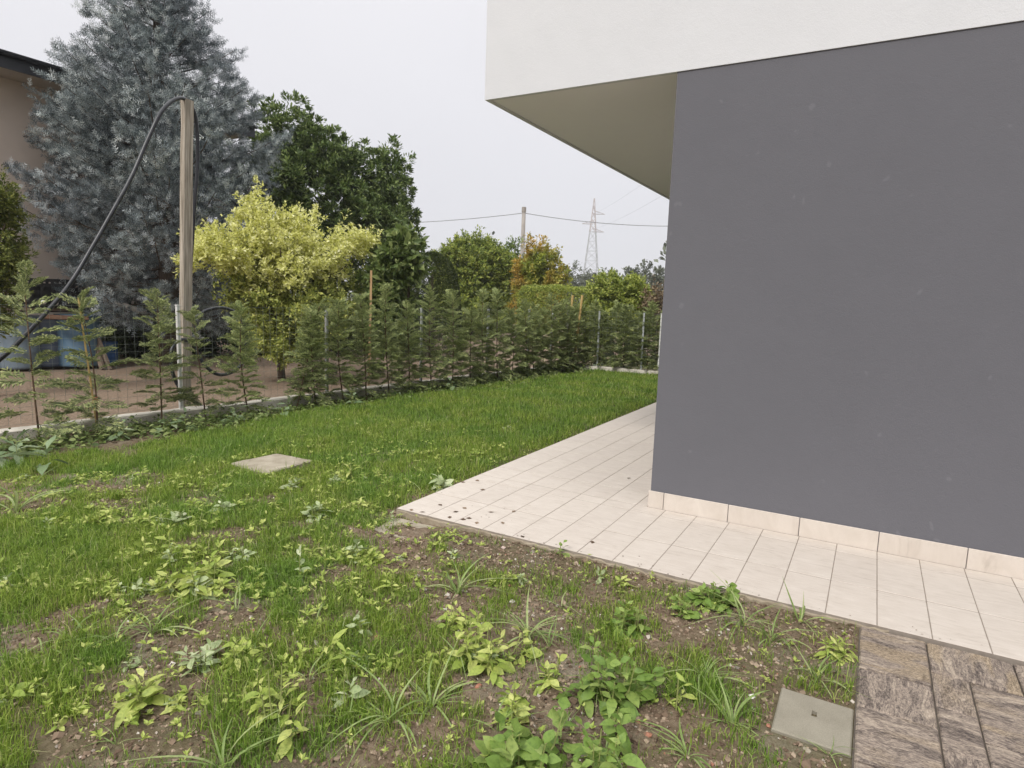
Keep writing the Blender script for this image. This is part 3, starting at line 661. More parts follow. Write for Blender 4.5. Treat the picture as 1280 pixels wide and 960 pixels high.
NAMED = [  # u, v of the base, kind, height px, leaves, leaf px, bush, label, name, category
 (602, 838, 'oval', 62, 11, 30, 5, 'dense light green leafy weed clump on grey sandy soil, left of the bare patch', 'leafy_weed'),
 (760, 880, 'oval_mid', 66, 10, 34, 6, 'widest dark green broad leaved weed clump in the middle of the bare sandy patch', 'leafy_weed'),
 (650, 975, 'round', 60, 8, 44, 4, 'round leaved weed cut off by the bottom edge, left of the big pale sandy spot', 'leafy_weed'),
 (742, 975, 'oval_mid', 60, 9, 40, 3, 'broad leaved weed at the bottom edge of the photo, below the widest weed clump', 'leafy_weed'),
 (640, 905, 'oval', 38, 9, 28, 2, 'light green weed just above the round leaved weed on sandy soil', 'leafy_weed'),
 (690, 855, 'oval', 30, 6, 26, 2, 'small pale weed between the two big leafy clumps', 'leafy_weed'),
 (845, 890, 'lance', 40, 7, 26, 1, 'single upright lance leaved weed with reddish stem right of the widest clump', 'leafy_weed'),
 (790, 790, 'oval_mid', 40, 8, 24, 3, 'leafy weed above the widest clump, on brown soil below the patio', 'leafy_weed'),
 (895, 755, 'oval_mid', 26, 9, 22, 5, 'low spreading leafy weed touching the front edge of the patio tiles', 'leafy_weed'),
 (850, 770, 'oval_mid', 24, 7, 18, 2, 'small leafy weed left of the low spreading weed at the patio edge', 'leafy_weed'),
 (700, 698, 'oval_mid', 20, 6, 20, 1, 'tiny weed poking over the patio edge near the slanting tile joints', 'leafy_weed'),
 (1040, 822, 'lance', 22, 10, 22, 2, 'small leafy rosette between patio edge and inspection cover', 'leafy_weed'),
 (430, 885, 'pale', 36, 7, 30, 1, 'pale rosette weed with five big leaves on a bare spot in the front lawn', 'leafy_weed'),
 (345, 905, 'oval', 60, 10, 28, 2, 'tall yellow green weed beside a bare spot at the bottom of the front lawn', 'leafy_weed'),
 (370, 868, 'lance', 40, 8, 24, 1, 'narrow leaved yellow weed behind the tall yellow green weed of the front lawn', 'leafy_weed'),
 (265, 735, 'oval', 40, 12, 28, 3, 'broad bushy yellow green weed with pale rosette leaves in the left lawn', 'leafy_weed'),
 (300, 825, 'oval', 30, 7, 26, 2, 'yellow green weed in thick grass below the left bare patch', 'leafy_weed'),
 (255, 825, 'pale', 26, 7, 26, 2, 'whitish green weed beside the yellow green weed below the left bare patch', 'leafy_weed'),
 (490, 742, 'lance', 26, 10, 22, 1, 'star shaped yellow weed on brown soil in mid lawn', 'leafy_weed'),
 (450, 795, 'pale', 34, 7, 24, 1, 'pale upright weed next to an orange brick chip', 'leafy_weed'),
 (375, 725, 'pale', 40, 7, 24, 1, 'pale weed with a tall bare stalk beside the bare patch in mid lawn', 'leafy_weed'),
 (560, 785, 'oval', 30, 8, 22, 2, 'yellow green weed just behind the dense light green clump', 'leafy_weed'),
]
for i, (u, v, kind, hp, n, lp, bush, lab, nm) in enumerate(NAMED):
    p = gp(u, v); plant(nm, kind, p[0], p[1], px_size(u, v, hp * .95), int(n * 1.4) + 1, px_size(u, v, lp * .74), 100 + i, lab, 'weed', None, bush + (4 if bush > 3 else 2 if bush > 1 else 0))
GRASSY = [(660, 800, 44, 13, 62, 'big arching clump of pale broad bladed grass left of the widest weed clump'), (572, 745, 40, 8, 55, 'yellowish arching broad bladed grass on brown soil in mid lawn'),
 (965, 800, 30, 9, 46, 'broad bladed grass clump near the patio edge, nearest the paving corner'), (930, 780, 30, 8, 44, 'broad bladed grass clump beside the low spreading weed at the patio edge'),
 (915, 905, 40, 9, 58, 'broad bladed grass tuft halfway between the widest weed clump and the inspection cover'), (880, 850, 36, 9, 50, 'broad bladed grass tuft right of the lance leaved weed'),
 (540, 880, 30, 10, 62, 'sprawling pale grass tuft left of the dense light green clump'), (490, 900, 30, 7, 66, 'long bladed arching grass in the bottom of the front lawn'),
 (280, 960, 40, 6, 80, 'longest arching grass blades at the bottom of the photo'), (190, 790, 36, 7, 60, 'tall looping grass blades beside the left bare patch'), (1020, 848, 20, 7, 40, 'thin pale grass tuft just behind the inspection cover'),
 (1000, 780, 30, 4, 46, 'sparse upright grass blades standing against the patio tiles, nearest the paving'), (762, 700, 26, 3, 44, 'single tall grass stalk standing against the patio tiles'), (20, 640, 40, 6, 56, 'looping pale grass by the left edge of the photo'),
 (860, 945, 34, 8, 60, 'broad bladed grass tuft at the bottom of the photo on sandy soil'), (1085, 905, 14, 4, 34, 'few thin grass blades growing over the front corner of the inspection cover')]
for i, (u, v, hp, n, lp, lab) in enumerate(GRASSY):
    p = gp(u, v)
    if u > 1070: p = np.array([.0, 2.315, 0])
    plant('broad_grass', 'grass', p[0], p[1], .1, int(n * 1.9) + 2, px_size(u, v, lp * .88), 300 + i, lab, 'grass tuft', None)
# smaller weeds, many alike, in drifts as in the photo
DR = [(90, 660, 110, 40, 46), (260, 640, 150, 50, 52), (440, 600, 120, 45, 34), (160, 740, 120, 60, 36), (340, 700, 120, 45, 44), (560, 570, 120, 40, 18), (60, 880, 90, 70, 7), (420, 830, 110, 60, 22), (200, 880, 90, 60, 8), (640, 540, 120, 40, 10), (700, 730, 130, 40, 10), (330, 610, 120, 30, 16), (120, 600, 90, 20, 16), (500, 650, 120, 40, 16)]
kinds = [('oval', 'leafy_weed', 'yellow green weed', 'yellow green weeds'), ('pale', 'pale_weed', 'whitish rosette weed', 'whitish rosette weeds'), ('lance', 'narrow_weed', 'narrow leaved yellow weed', 'narrow leaved weeds')]
ZONES = [((340, 585), 'close to the buff stone slab'), ((500, 650), 'near the outer corner of the patio'), ((15, 690), 'by the left edge of the photo'), ((40, 830), 'beside the bare patch at lower left'), ((330, 925), 'at the bottom edge below mid lawn'),
         ((265, 735), 'around the bushy weed of the left lawn'), ((640, 530), 'in the lawn along the patio side'), ((680, 700), 'on bare soil before the patio front'), ((120, 600), 'near the left end of the hedge strip'), ((470, 800), 'around the orange brick chip in mid lawn'), ((400, 670), 'midway between slab and bushy weed'), ((200, 650), 'in the grass left of the slab'), ((590, 860), 'beside the sandy bare patch')]
ZP = np.array([gp(*z[0])[:2] for z in ZONES])
def zone(p): return ZONES[int(np.argmin(((ZP - np.array([p[0], p[1]])) ** 2).sum(1) / (1 + ZP[:, 1] ** 2)))][1]
r2 = random.Random(77); cnt = 0
for (u0, v0, su, sv, n) in DR:
    for k in range(n):
        u = r2.gauss(u0, su * .95); v = r2.gauss(v0, sv * 1.0)
        if v < 500 or v > 955 or u < -15: continue
        p = gp(u, v)
        if blocked(p[0], p[1], .03) or p[0] < fence_x(p[1], .7): continue
        kd = kinds[r2.choices([0, 1, 2], [.62, .16, .22])[0]]; var = r2.randrange(5); sv = r2.randrange(4)
        h = [.05, .07, .10, .045, .08][var]; L = [.062, .055, .07, .05, .075][var]; near = p[1] < 3.2
        sc3 = r2.choice((.6, .75, .9, 1.0, 1.3)); bu = 1 + r2.choice((0, 1, 1, 2)); sz3 = ('tiny' if sc3 < .7 else 'small' if sc3 < .95 else 'larger') + ('' if bu == 1 else ' bushy'); zn = zone(p)
        o = plant(kd[1], kd[0], p[0], p[1], h, 9 + 2 * (var % 3), L, 500 + var + 10 * sv, sz3 + ' ' + kd[2] + ' ' + zn, 'weed', sz3 + ' ' + kd[3] + ' ' + zn, bu, split=near and var % 2 == 0); o.scale = (sc3 * r2.uniform(.85, 1.15),) * 3; o.rotation_euler = (r2.gauss(0, .12), r2.gauss(0, .12), r2.uniform(0, 6.28)); cnt += 1
# coarse tufts sprinkled through the lawn
for k in range(46):
    u = r2.uniform(0, 760); v = r2.uniform(560, 940); p = gp(u, v)
    if blocked(p[0], p[1], .03) or p[0] < fence_x(p[1], .7): continue
    o = plant('broad_grass', 'grass', p[0], p[1], .1, 7, .15, 700 + k % 5, 'small arching tuft of broader pale grass ' + zone(p), 'grass tuft', 'small broader grass tufts ' + zone(p), split=False); o.scale = (r2.uniform(.6, 1.0),) * 3
# big leaved plants in the hedge strip
BIG = [(22, 583, .34, 9, 'large leaved plant with drooping bluish leaves at the left end of the hedge strip'), (62, 592, .30, 5, 'large pale leaf plant at the lawn edge, below the leftmost conifer sapling'),
 (150, 553, .15, 7, 'broad leaved plant between the second and third conifer saplings'), (205, 541, .17, 7, 'broad leaved plant at the foot of the third conifer sapling'), (232, 537, .15, 6, 'broad leaved plant at the foot of the timber post'),
 (292, 528, .19, 8, 'broad leaved plant right of the fourth conifer sapling'), (350, 520, .14, 7, 'broad leaved plant behind the buff stone slab in the hedge strip'), (440, 510, .15, 6, 'broad leaved plant in the hedge strip below the golden bush'),
 (565, 490, .16, 6, 'broad leaved plant in the hedge strip below the clipped hedge'), (500, 499, .13, 6, 'broad leaved plant in the hedge strip below the orange stake'), (752, 459, .25, 5, 'broad leaved plant at the far corner by the two canes'), (778, 466, .2, 4, 'single pale weed on the far lawn near the far kerb')]
for i, (u, v, L, n, lab) in enumerate(BIG):
    p = gp(u, v, -.06); o = plant('broad_leaved_plant', 'dock', p[0], p[1], .20, n + 2, L * 1.1, 900 + i, lab, 'plant', None)
# low leafy cover in the hedge strip
yy_ = np.concatenate([RNG.uniform(1.2, 13.2, 820), RNG.uniform(1.5, 5.5, 260)]); q = MB()
for y in yy_:
    x = fence_x(y, .46) + RNG.normal(.12 * (y < 5), .22)
    if x < fence_x(y, .13): continue
    kd = ['oval_mid', 'lance', 'dock', 'oval_mid'][RNG.integers(4)]; Vk, Fk = LVA[kd][RNG.integers(3)]; zz = float(ground_z(x, y)); hgt = RNG.uniform(.05, .2)
    for m in weed_frames(kd, hgt, 6, RNG.uniform(.05, .10), random): q.add(npx(m, Vk) + np.array([x, y, zz]), Fk)
stuff(q.build('ground_cover', M['weed_mid'] if False else M['vine'], None, True), 'low mixed leafy weeds along the foot of the hedge', 'ground cover')
n = 4600; x = RNG.uniform(-5.5, .05, n); y = RNG.uniform(1.0, 6.0, n); ok = ~blocked(x, y, .01) & (x > fence_x(y, .6)) & (fbm(x * 3 + 9, y * 3, 2) > .40); x, y = x[ok], y[ok]
m_ = np.repeat(np.arange(len(x)), 5); a = RNG.uniform(0, 6.28, len(m_)); el = RNG.uniform(.1, .9, len(m_)); D = np.c_[np.cos(a) * np.cos(el), np.sin(a) * np.cos(el), np.sin(el)]; sz = np.repeat(RNG.uniform(.012, .042, len(x)) * np.where((x > -1.9) & (y < 3.4), .6, 1), 5) * RNG.uniform(.7, 1.2, len(m_))
V, F = leaf_arrays(np.c_[x, y, ground_z(x, y) + RNG.uniform(.0, .05, len(x))][m_], D, np.array([0, 0, 1.]) + RNG.normal(0, .2, (len(m_), 3)), sz, sz * .5)
stuff(link('seedlings', mesh_from('seedlings', V, F, M['weed'])), 'tiny seedlings sprinkled through the grass and bare soil', 'seedlings')
def rock(name, u, v, s, mat, label, cat, seed, flat=.55):
    r = np.random.default_rng(seed); p = gp(u, v); n, m = 9, 6; th = np.linspace(.12, np.pi - .12, m); ph = np.arange(n) * 2 * np.pi / n
    V = np.array([[math.sin(t) * math.cos(f), math.sin(t) * math.sin(f), math.cos(t) * flat] for t in th for f in ph]) * s * r.uniform(.78, 1.2, (n * m, 1)); V[:, 0] *= 1.4
    i = np.arange(m - 1)[:, None] * n; k = np.arange(n)[None]; F = np.stack([i + k, i + n + k, i + n + (k + 1) % n, i + (k + 1) % n], -1).reshape(-1, 4)
    o = link(name, mesh_from(name, V, [F, np.arange(n)[None], ((m - 1) * n + np.arange(n))[::-1][None]], mat), None, loc=(p[0], p[1], float(ground_z(p[0], p[1])) + s * flat * .4), rot=(r.normal(0, .2), r.normal(0, .2), r.uniform(0, 6)))
    tag(o, label, cat)
for k, (u, v, s, m, lab) in enumerate([(1008, 940, .013, 'slab', 'pale buff stone on the soil in front of the inspection cover'), (130, 731, .022, 'brick_bit', 'orange brick fragment lying in the grass of the left lawn'), (472, 799, .013, 'brick_bit', 'orange brick chip beside the pale upright weed in mid lawn'),
    (915, 781, .010, 'brick_bit', 'red brick chip near the broad bladed grass at the patio edge'), (960, 911, .009, 'brick_bit', 'red brick chip at the left corner of the inspection cover'), (598, 862, .012, 'brick_bit', 'brick fragment beside the dense light green weed clump'), (850, 731, .010, 'brick_bit', 'orange brick chip touching the patio edge left of the low spreading weed'), (1000, 850, .012, 'slab', 'flat pale stone behind the inspection cover'), (810, 921, .011, 'brick_bit', 'orange brick chip on the pale sandy soil at the bottom of the photo')]):
    rock('stone' if m == 'slab' else 'brick_fragment', u, v, s, M[m], lab, 'stone' if m == 'slab' else 'brick', 40 + k)

# ------------------------------------------------------------------ boundary: kerb walls, fences
def wall_run(name, p0, p1, width, z0, z1, label, seg=1.0):
    p0 = np.array(p0); p1 = np.array(p1); L = np.linalg.norm(p1 - p0); a = math.atan2(p1[1] - p0[1], p1[0] - p0[0]); n = int(L / seg)
    q = MB(); r = np.random.default_rng(9); xs = np.linspace(0, L, n + 1); V = []
    for x in xs:
        j = r.normal(0, .006, 4); V += [[x, -width / 2, z0], [x, -width / 2 + j[0], z1 - .012], [x, -width / 2 + .012 + j[0], z1 + j[1]], [x, width / 2 - .012 + j[2], z1 + j[3]], [x, width / 2 + j[2], z1 - .012], [x, width / 2, z0]]
    k = np.arange(n)[:, None] * 6; i = np.arange(5)[None]; F = np.stack([k + i, k + i + 6, k + i + 7, k + i + 1], -1).reshape(-1, 4)
    q.add(np.array(V), [F, np.array([[5, 4, 3, 2, 1, 0]]) , n * 6 + np.arange(6)[None]])
    o = q.build(name, M['kerb'], None, loc=(p0[0], p0[1], 0), rot=(0, 0, a)); tag(o, label, 'kerb'); return o
CY = 13.45; CX = fence_x(CY, 0)
wall_run('kerb_wall', (fence_x(-2.), -2.), (CX, CY), .17, -.2, .055, 'low concrete kerb under the mesh fence along the sapling hedge', .25)
wall_run('kerb_wall', (CX + .1, far_y(CX + .1)), (4, far_y(4)), .17, -.2, .055, 'low concrete kerb across the far end of the lawn', .25)
def fence(name, p0, p1, posts, h, label, zb=.05):
    p0 = np.array(p0, float); p1 = np.array(p1, float); L = np.linalg.norm(p1 - p0); a = math.atan2(p1[1] - p0[1], p1[0] - p0[0])
    o = empty(name, (p0[0], p0[1], 0), a); tag(o, label, 'fence')
    q = MB(); q.box((0, 0, (h + zb) / 2), (.04, .04, h - zb), bevel=.004); q.box((0, 0, h + .006), (.046, .046, .012)); pm = {}
    for i, (d, m) in enumerate(posts):
        if m not in pm: pm[m] = q.mesh('post', M[m])
        link('post', pm[m], o, loc=(d, 0, 0))
    q = MB(); s_ = .002
    for x in np.arange(0.02, L, .1): q.box((x, -.024, (h + .1) / 2), (s_, s_, h - .1))
    for z in np.arange(.10, h + .01, .085): q.box((L / 2, -.024 - s_, z), (L, s_ * (1.4 if z > h - .09 else 1), s_))
    stuff(q.build('wire_mesh', M['wire'], o)); return o
posts = []; p0 = np.array([fence_x(-2.0), -2.0]); 
for y in [-1.6, .5, 2.5, 4.58, 6.70, 8.65, 10.47, 11.85, 12.75, 13.43]: posts.append((float(np.linalg.norm(np.array([fence_x(y), y]) - p0)), 'galv'))
posts[3] = (posts[3][0], 'whitepost')
fence('mesh_fence', p0, (CX, CY), posts, 1.30, 'wire mesh fence on slim steel posts along the sapling hedge')
fp0 = np.array([CX + .12, far_y(CX + .12)]); fence('mesh_fence', fp0, (4, far_y(4)), [(float((x - fp0[0]) * 1.008), m) for x, m in [(-5.45, 'galv'), (-4.45, 'galv'), (-4.07, 'whitepost'), (-2, 'galv'), (0, 'galv'), (2, 'galv'), (3.9, 'galv')]], 1.30, 'wire mesh fence across the far end of the lawn')
# brace strut at the corner
q = MB(); a_ = on_fence(689, 392); b_ = on_fence(704, 428); q.tube([a_ + [.03, 0, 0], b_ + [.05, 0, 0], b_ + (b_ - a_) * 1.2 + [.06, 0, 0]], .016, 6); tag(q.build('brace_strut', M['galv'], None), 'slanting grey steel brace by the corner of the fence', 'strut')

# timber post with pipe looped over it
tb = at_x(231, 516, -7.52); tt = at_x(234, 125, -7.56); axis_ = tt - tb; tz = nrm(axis_); side = nrm(np.cross(tz, np.array([1, 0, 0.]))); fwd = np.cross(side, tz); Rm = np.stack([fwd, side, tz], 1)
q = MB(); Lp = np.linalg.norm(axis_) + .35; n = 14
V = []; r = np.random.default_rng(2)
for k in range(n + 1):
    t = k / n; jj = r.normal(0, .0025, 8); hx, hy = .045, .056
    V += [[-hx + jj[0], -hy + jj[1], t * Lp], [hx + jj[2], -hy + jj[3], t * Lp], [hx + jj[4], hy + jj[5], t * Lp], [-hx + jj[6], hy + jj[7], t * Lp]]
V = np.array(V); V[-4:, 2] += r.normal(0, .01, 4); k = np.arange(n)[:, None] * 4; i = np.arange(4)[None]
F = np.stack([k + i, k + (i + 1) % 4, k + 4 + (i + 1) % 4, k + 4 + i], -1).reshape(-1, 4)
post_me = mesh_from('timber_post', V, [F, np.array([[3, 2, 1, 0]]), n * 4 + np.arange(4)[None]], M['timber'])
po = bpy.data.objects.new('timber_post', post_me); col.objects.link(po); mm = Matrix.Identity(4); pb = tb - tz * .35
for i in range(3):
    for j in range(3): mm[i][j] = Rm[i, j]
    mm[i][3] = pb[i]
po.matrix_world = mm; tag(po, 'tall weathered timber post leaning slightly behind the mesh fence', 'post')
def cr(P, n=10):
    P = np.asarray(P, float); Q = np.concatenate([[2 * P[0] - P[1]], P, [2 * P[-1] - P[-2]]]); out = []
    for i in range(1, len(Q) - 2):
        for t in np.linspace(0, 1, n, endpoint=False):
            a, b2, c2, d2 = Q[i - 1], Q[i], Q[i + 1], Q[i + 2]; out.append(.5 * (2 * b2 + (c2 - a) * t + (2 * a - 5 * b2 + 4 * c2 - d2) * t ** 2 + (3 * b2 - a - 3 * c2 + d2) * t ** 3))
    return np.array(out + [P[-1]])
HX = -7.42
hp = [(-150, 545, -7.2), (-60, 490, -7.25), (0, 449, -7.3), (40, 410, -7.32), (85, 358, -7.35), (117, 306, -7.38), (142, 262, -7.4), (165, 220, -7.42), (185, 174, -7.44), (203, 138, -7.45), (222, 123, -7.5), (236, 128, -7.56), (245, 150, -7.6), (247, 200, -7.62), (243, 260, -7.62), (239, 320, -7.62), (236, 380, -7.6), (240, 398, -7.5), (258, 388, -7.42), (280, 385, -7.4), (300, 396, -7.4), (308, 420, -7.4), (306, 448, -7.4), (292, 464, -7.4), (272, 468, -7.4), (255, 455, -7.44), (240, 430, -7.5), (225, 425, -7.42), (214, 440, -7.38), (217, 470, -7.38), (232, 494, -7.38), (252, 508, -7.40), (262, 520, -7.42)]
q = MB(); q.tube(cr([at_x(*p) for p in hp], 8), .023, 10)
tag(q.build('water_pipe', M['hose'], None, True), 'black plastic pipe looped over the timber post and coiled at its side', 'pipe')
def stick(name, u0, v0, x0, u1, v1, x1, r_, mat, label, cat, sides=7):
    a = at_x(u0, v0, x0); c = at_x(u1, v1, x1); q = MB(); t = np.linspace(0, 1, 7)[:, None]; P = a + (c - a) * t + RNG.normal(0, r_ * .12, (7, 3)); q.tube(P, np.linspace(r_, r_ * 1.1, 7), sides)
    return tag(q.build(name, mat, None), label, cat)
stick('wooden_stake', 464, 338, -6.95, 461, 482, -6.9, .022, M['stake'], 'thin orange brown wooden stake standing in the hedge before the leafy vine', 'stake', 4)
def cane(u0, v0, u1, v1, y, r_, label):
    f = lambda u, v: np.array([0, 0, CAM_H]) + ray(u, v) * (y / ray(u, v)[1]); a, c = f(u0, v0), f(u1, v1); q = MB(); P = a + (c - a) * np.linspace(0, 1, 9)[:, None]; rr = np.full(9, r_); rr[::2] *= 1.15; q.tube(P, rr, 7); tag(q.build('cane', M['bamboo'], None), label, 'cane')
cane(716, 369, 706, 462, 13.05, .022, 'straw coloured cane, the left one of the two at the fence corner'); cane(728, 369, 716, 462, 13.15, .024, 'straw coloured cane, the right one of the two at the fence corner')
stick('cane', 98, 372, -7.0, 122, 540, -7.0, .009, M['bamboo'], 'slim cane tied to the second conifer sapling', 'cane')

# ------------------------------------------------------------------ conifer saplings
def spray_arrays(seed, n=13, dense=1):
    """flat feathery frond, 1 long along +X, drooping"""
    r = np.random.default_rng(seed); P, D, N, L, W = [], [], [], [], []
    def axis_pt(t): return np.array([t, .06 * math.sin(t * 3 + seed), .10 * t - .30 * t * t])
    for i in range(n):
        t = .10 + .88 * i / n
        for sgn in (-1, 1):
            p = axis_pt(t); ln = (.40 * (1 - t) ** .8 * min(1, t * 5) + .10) * r.uniform(.75, 1.2); ang = r.uniform(.55, .85)
            d = np.array([math.cos(ang), sgn * math.sin(ang), r.normal(-.05, .12)])
            P.append(p); D.append(d); N.append([r.normal(0, .3), r.normal(0, .3), 1]); L.append(ln); W.append(.042)
            for k in range(3):
                q_ = p + d * ln * (.3 + .25 * k)
                for s2_ in (-1, 1):
                    a2 = r.uniform(.5, .8) * s2_; d2 = np.array([d[0] * math.cos(a2) - d[1] * math.sin(a2), d[0] * math.sin(a2) + d[1] * math.cos(a2), d[2] + r.normal(0, .12)])
                    P.append(q_); D.append(d2); N.append([r.normal(0, .4), r.normal(0, .4), 1]); L.append(ln * .42 * (1 - .2 * k) + .02); W.append(.042)
    P.append(axis_pt(.9)); D.append([1, 0, -.2]); N.append([0, 0, 1]); L.append(.16); W.append(.03)
    V, F = leaf_arrays(np.array(P), np.array(D, float), np.array(N, float), np.array(L), np.array(W), .1)
    tt_ = np.linspace(0, .95, 6); ax_ = np.array([axis_pt(t) for t in tt_]); wv = np.linspace(.014, .005, 6)
    VV = np.concatenate([ax_ + np.c_[np.zeros(6), wv, np.zeros(6)], ax_ - np.c_[np.zeros(6), wv, np.zeros(6)]]); i = np.arange(5)
    FF = np.concatenate([np.stack([i, i + 1, i + 7], -1), np.stack([i, i + 7, i + 6], -1)])
    return np.concatenate([V, VV]), np.concatenate([F, FF + len(V)])
SPA = [spray_arrays(s) for s in range(5)]
SPM = [mesh_from('spray', v, f, M['cypress']) for v, f in SPA]; SPMd = [mesh_from('spray', v, f, M['cypress_dark']) for v, f in SPA]
def sapling(base, top, seed, label, cat='sapling', group=None, split=True, n=34, size=.25, dark=False, low=.12, fill=1.0):
    r = random.Random(seed); base = np.array(base, float); top = np.array(top, float); base[2] = float(ground_z(base[0], base[1])) - .01
    o = empty('conifer_sapling', base); tag(o, label, cat, group); rel = top - base; H_ = np.linalg.norm(rel)
    bow = np.array([r.gauss(0, .03), r.gauss(0, .03), 0]); P = np.array([rel * t + bow * math.sin(t * 3.1) for t in np.linspace(0, 1, 9)])
    q = MB(); q.tube(P, np.linspace(.011, .003, 9), 6); 
    fr = []
    for i in range(n):
        f = low + (1 - low) * ((i + r.random() * .6) / n) ** .92; k = f * 8; j = min(int(k), 7); p = P[j] + (P[j + 1] - P[j]) * (k - j); a = i * 2.4 + r.uniform(-.5, .5)
        el = -.05 + .75 * f + r.uniform(-.18, .22); s = size * (1.12 - .55 * f ** 1.6) * r.uniform(.7, 1.2) * (fill if f < .75 else 1)
        d = (math.cos(a) * math.cos(el), math.sin(a) * math.cos(el), math.sin(el)); m = frame(p, d, (r.gauss(0, .5), r.gauss(0, .5), 1), s); fr.append((r.randrange(5), m))
    for i in range(3): fr.append((r.randrange(5), frame(P[7] + (P[8] - P[7]) * (.3 * i), (r.gauss(0, .35), r.gauss(0, .35), 1), (r.gauss(0, 1), r.gauss(0, 1), 0), size * .5)))
    q.build('stem', M['twig'], o)
    if split:
        for k, m in fr: link('spray', (SPMd if dark else SPM)[k], o, mat=m)
    else:
        q = MB()
        for k, m in fr: q.add(npx(m, SPA[k][0]), SPA[k][1])
        q.build('foliage', M['cypress_dark'] if dark else M['cypress'], o)
    return o
FIRST = [(50, 552, 30, 345, 'leftmost full conifer sapling, thin and airy, in front of the pale blue barrel', 18, .34), (122, 548, 98, 372, 'second conifer sapling from the left, reddish tag, forked pale tip, before the sky blue barrel', 20, .32),
 (203, 543, 196, 368, 'third conifer sapling from the left, just left of the timber post', 32, .27), (258, 541, 240, 388, 'sparse conifer sapling just right of the timber post, in front of the coiled pipe', 24, .22),
 (312, 528, 302, 382, 'conifer sapling right of the coiled pipe', 36, .24), (370, 512, 400, 380, 'conifer sapling leaning right with a pale bent stem, below the golden bush', 26, .26),
 (395, 505, 388, 392, 'conifer sapling before the first grey fence post right of the golden bush trunk', 36, .25), (430, 500, 424, 378, 'conifer sapling just right of the grey fence post below the golden bush', 38, .26), (458, 492, 450, 372, 'conifer sapling just left of the orange brown stake', 40, .26), (487, 487, 482, 360, 'conifer sapling just right of the orange brown stake', 40, .26)]
for i, (u, v, ut, vt, lab, n, size) in enumerate(FIRST):
    b0 = on_fence(u, v, .32); t0 = on_fence(ut, vt, .32); sapling(b0, t0, 20 + i, lab, 'sapling', 'young conifer saplings along the fence', True, int(n * (1.5 if i < 4 else 1.9)), size * 1.08, i > 3)
q = MB(); p_ = on_fence(120, 500, .35); q.box(p_, (.012, .03, .06), None, .002); tag(q.build('plant_tag', simple('red tag', (.42, .10, .05), (.5, .14, .07), 4), None), 'small reddish tag hanging on the second conifer sapling', 'tag')
NEXT = [(512, 484, 508, 384), (540, 480, 538, 362), (566, 476, 566, 366), (588, 474, 590, 388), (606, 470, 604, 364), (622, 468, 622, 366), (640, 466, 640, 390), (655, 463, 655, 378), (668, 461, 668, 382), (680, 459, 679, 388), (690, 457, 689, 370), (700, 455, 700, 380), (708, 454, 708, 378), (714, 453, 716, 385)]
LABN = ['conifer sapling below the vine, first right of the stake sapling', 'tall conifer sapling with a spiky tip, left one of the pair before the clipped hedge', 'tall conifer sapling with a spiky tip, right one of the pair before the clipped hedge', 'conifer sapling before the gap between clipped hedge and round tree', 'tall thin conifer sapling with a bare tip before the round green tree', 'conifer sapling with a bent tip before the middle of the round green tree', 'shorter conifer sapling before the right side of the round green tree', 'conifer sapling below the grey utility pole', 'conifer sapling below the left half of the orange tree', 'conifer sapling below the right half of the orange tree', 'conifer sapling with a leafy star tip beside the slanting steel brace', 'conifer sapling between the steel brace and the left cane', 'conifer sapling right at the foot of the left cane', 'last conifer sapling of the side row, behind the two canes']
for i, (u, v, ut, vt) in enumerate(NEXT):
    sapling(on_fence(u, v, .33), on_fence(ut, vt, .33), 60 + i, LABN[i], 'sapling', 'young conifer saplings along the fence', False, 66, .28, True, .03, 1.1)
FARL = ['nearest the two canes', 'second from the canes', 'third from the canes', 'just left of its middle fence post', 'right of its middle fence post', 'fourth from the grey house corner', 'third from the grey house corner', 'second from the grey house corner', 'beside the white end post at the grey house corner']
for i in range(9):
    x = -5.95 + i * .27; y = far_y(x, .07 + (i % 2) * .16); h = 1.38 + .13 * math.sin(i * 2.3)
    sapling((x, y, 0), (x + .03, y, h), 90 + i, 'bushy conifer of the far hedge, ' + FARL[i], 'sapling', 'bushy conifers of the far hedge', False, 92, .30, True, .10, 1.05)
for i in range(10):
    x = -3.4 + i * .4; y = far_y(x, .10); sapling((x, y, 0), (x + .02, y, 1.35 + .1 * math.sin(i * 1.7)), 120 + i % 3, 'bushy conifer of the far hedge where it runs on behind the grey house', 'sapling', 'far hedge behind the grey house', False, 92, .30, True, .10, 1.05)

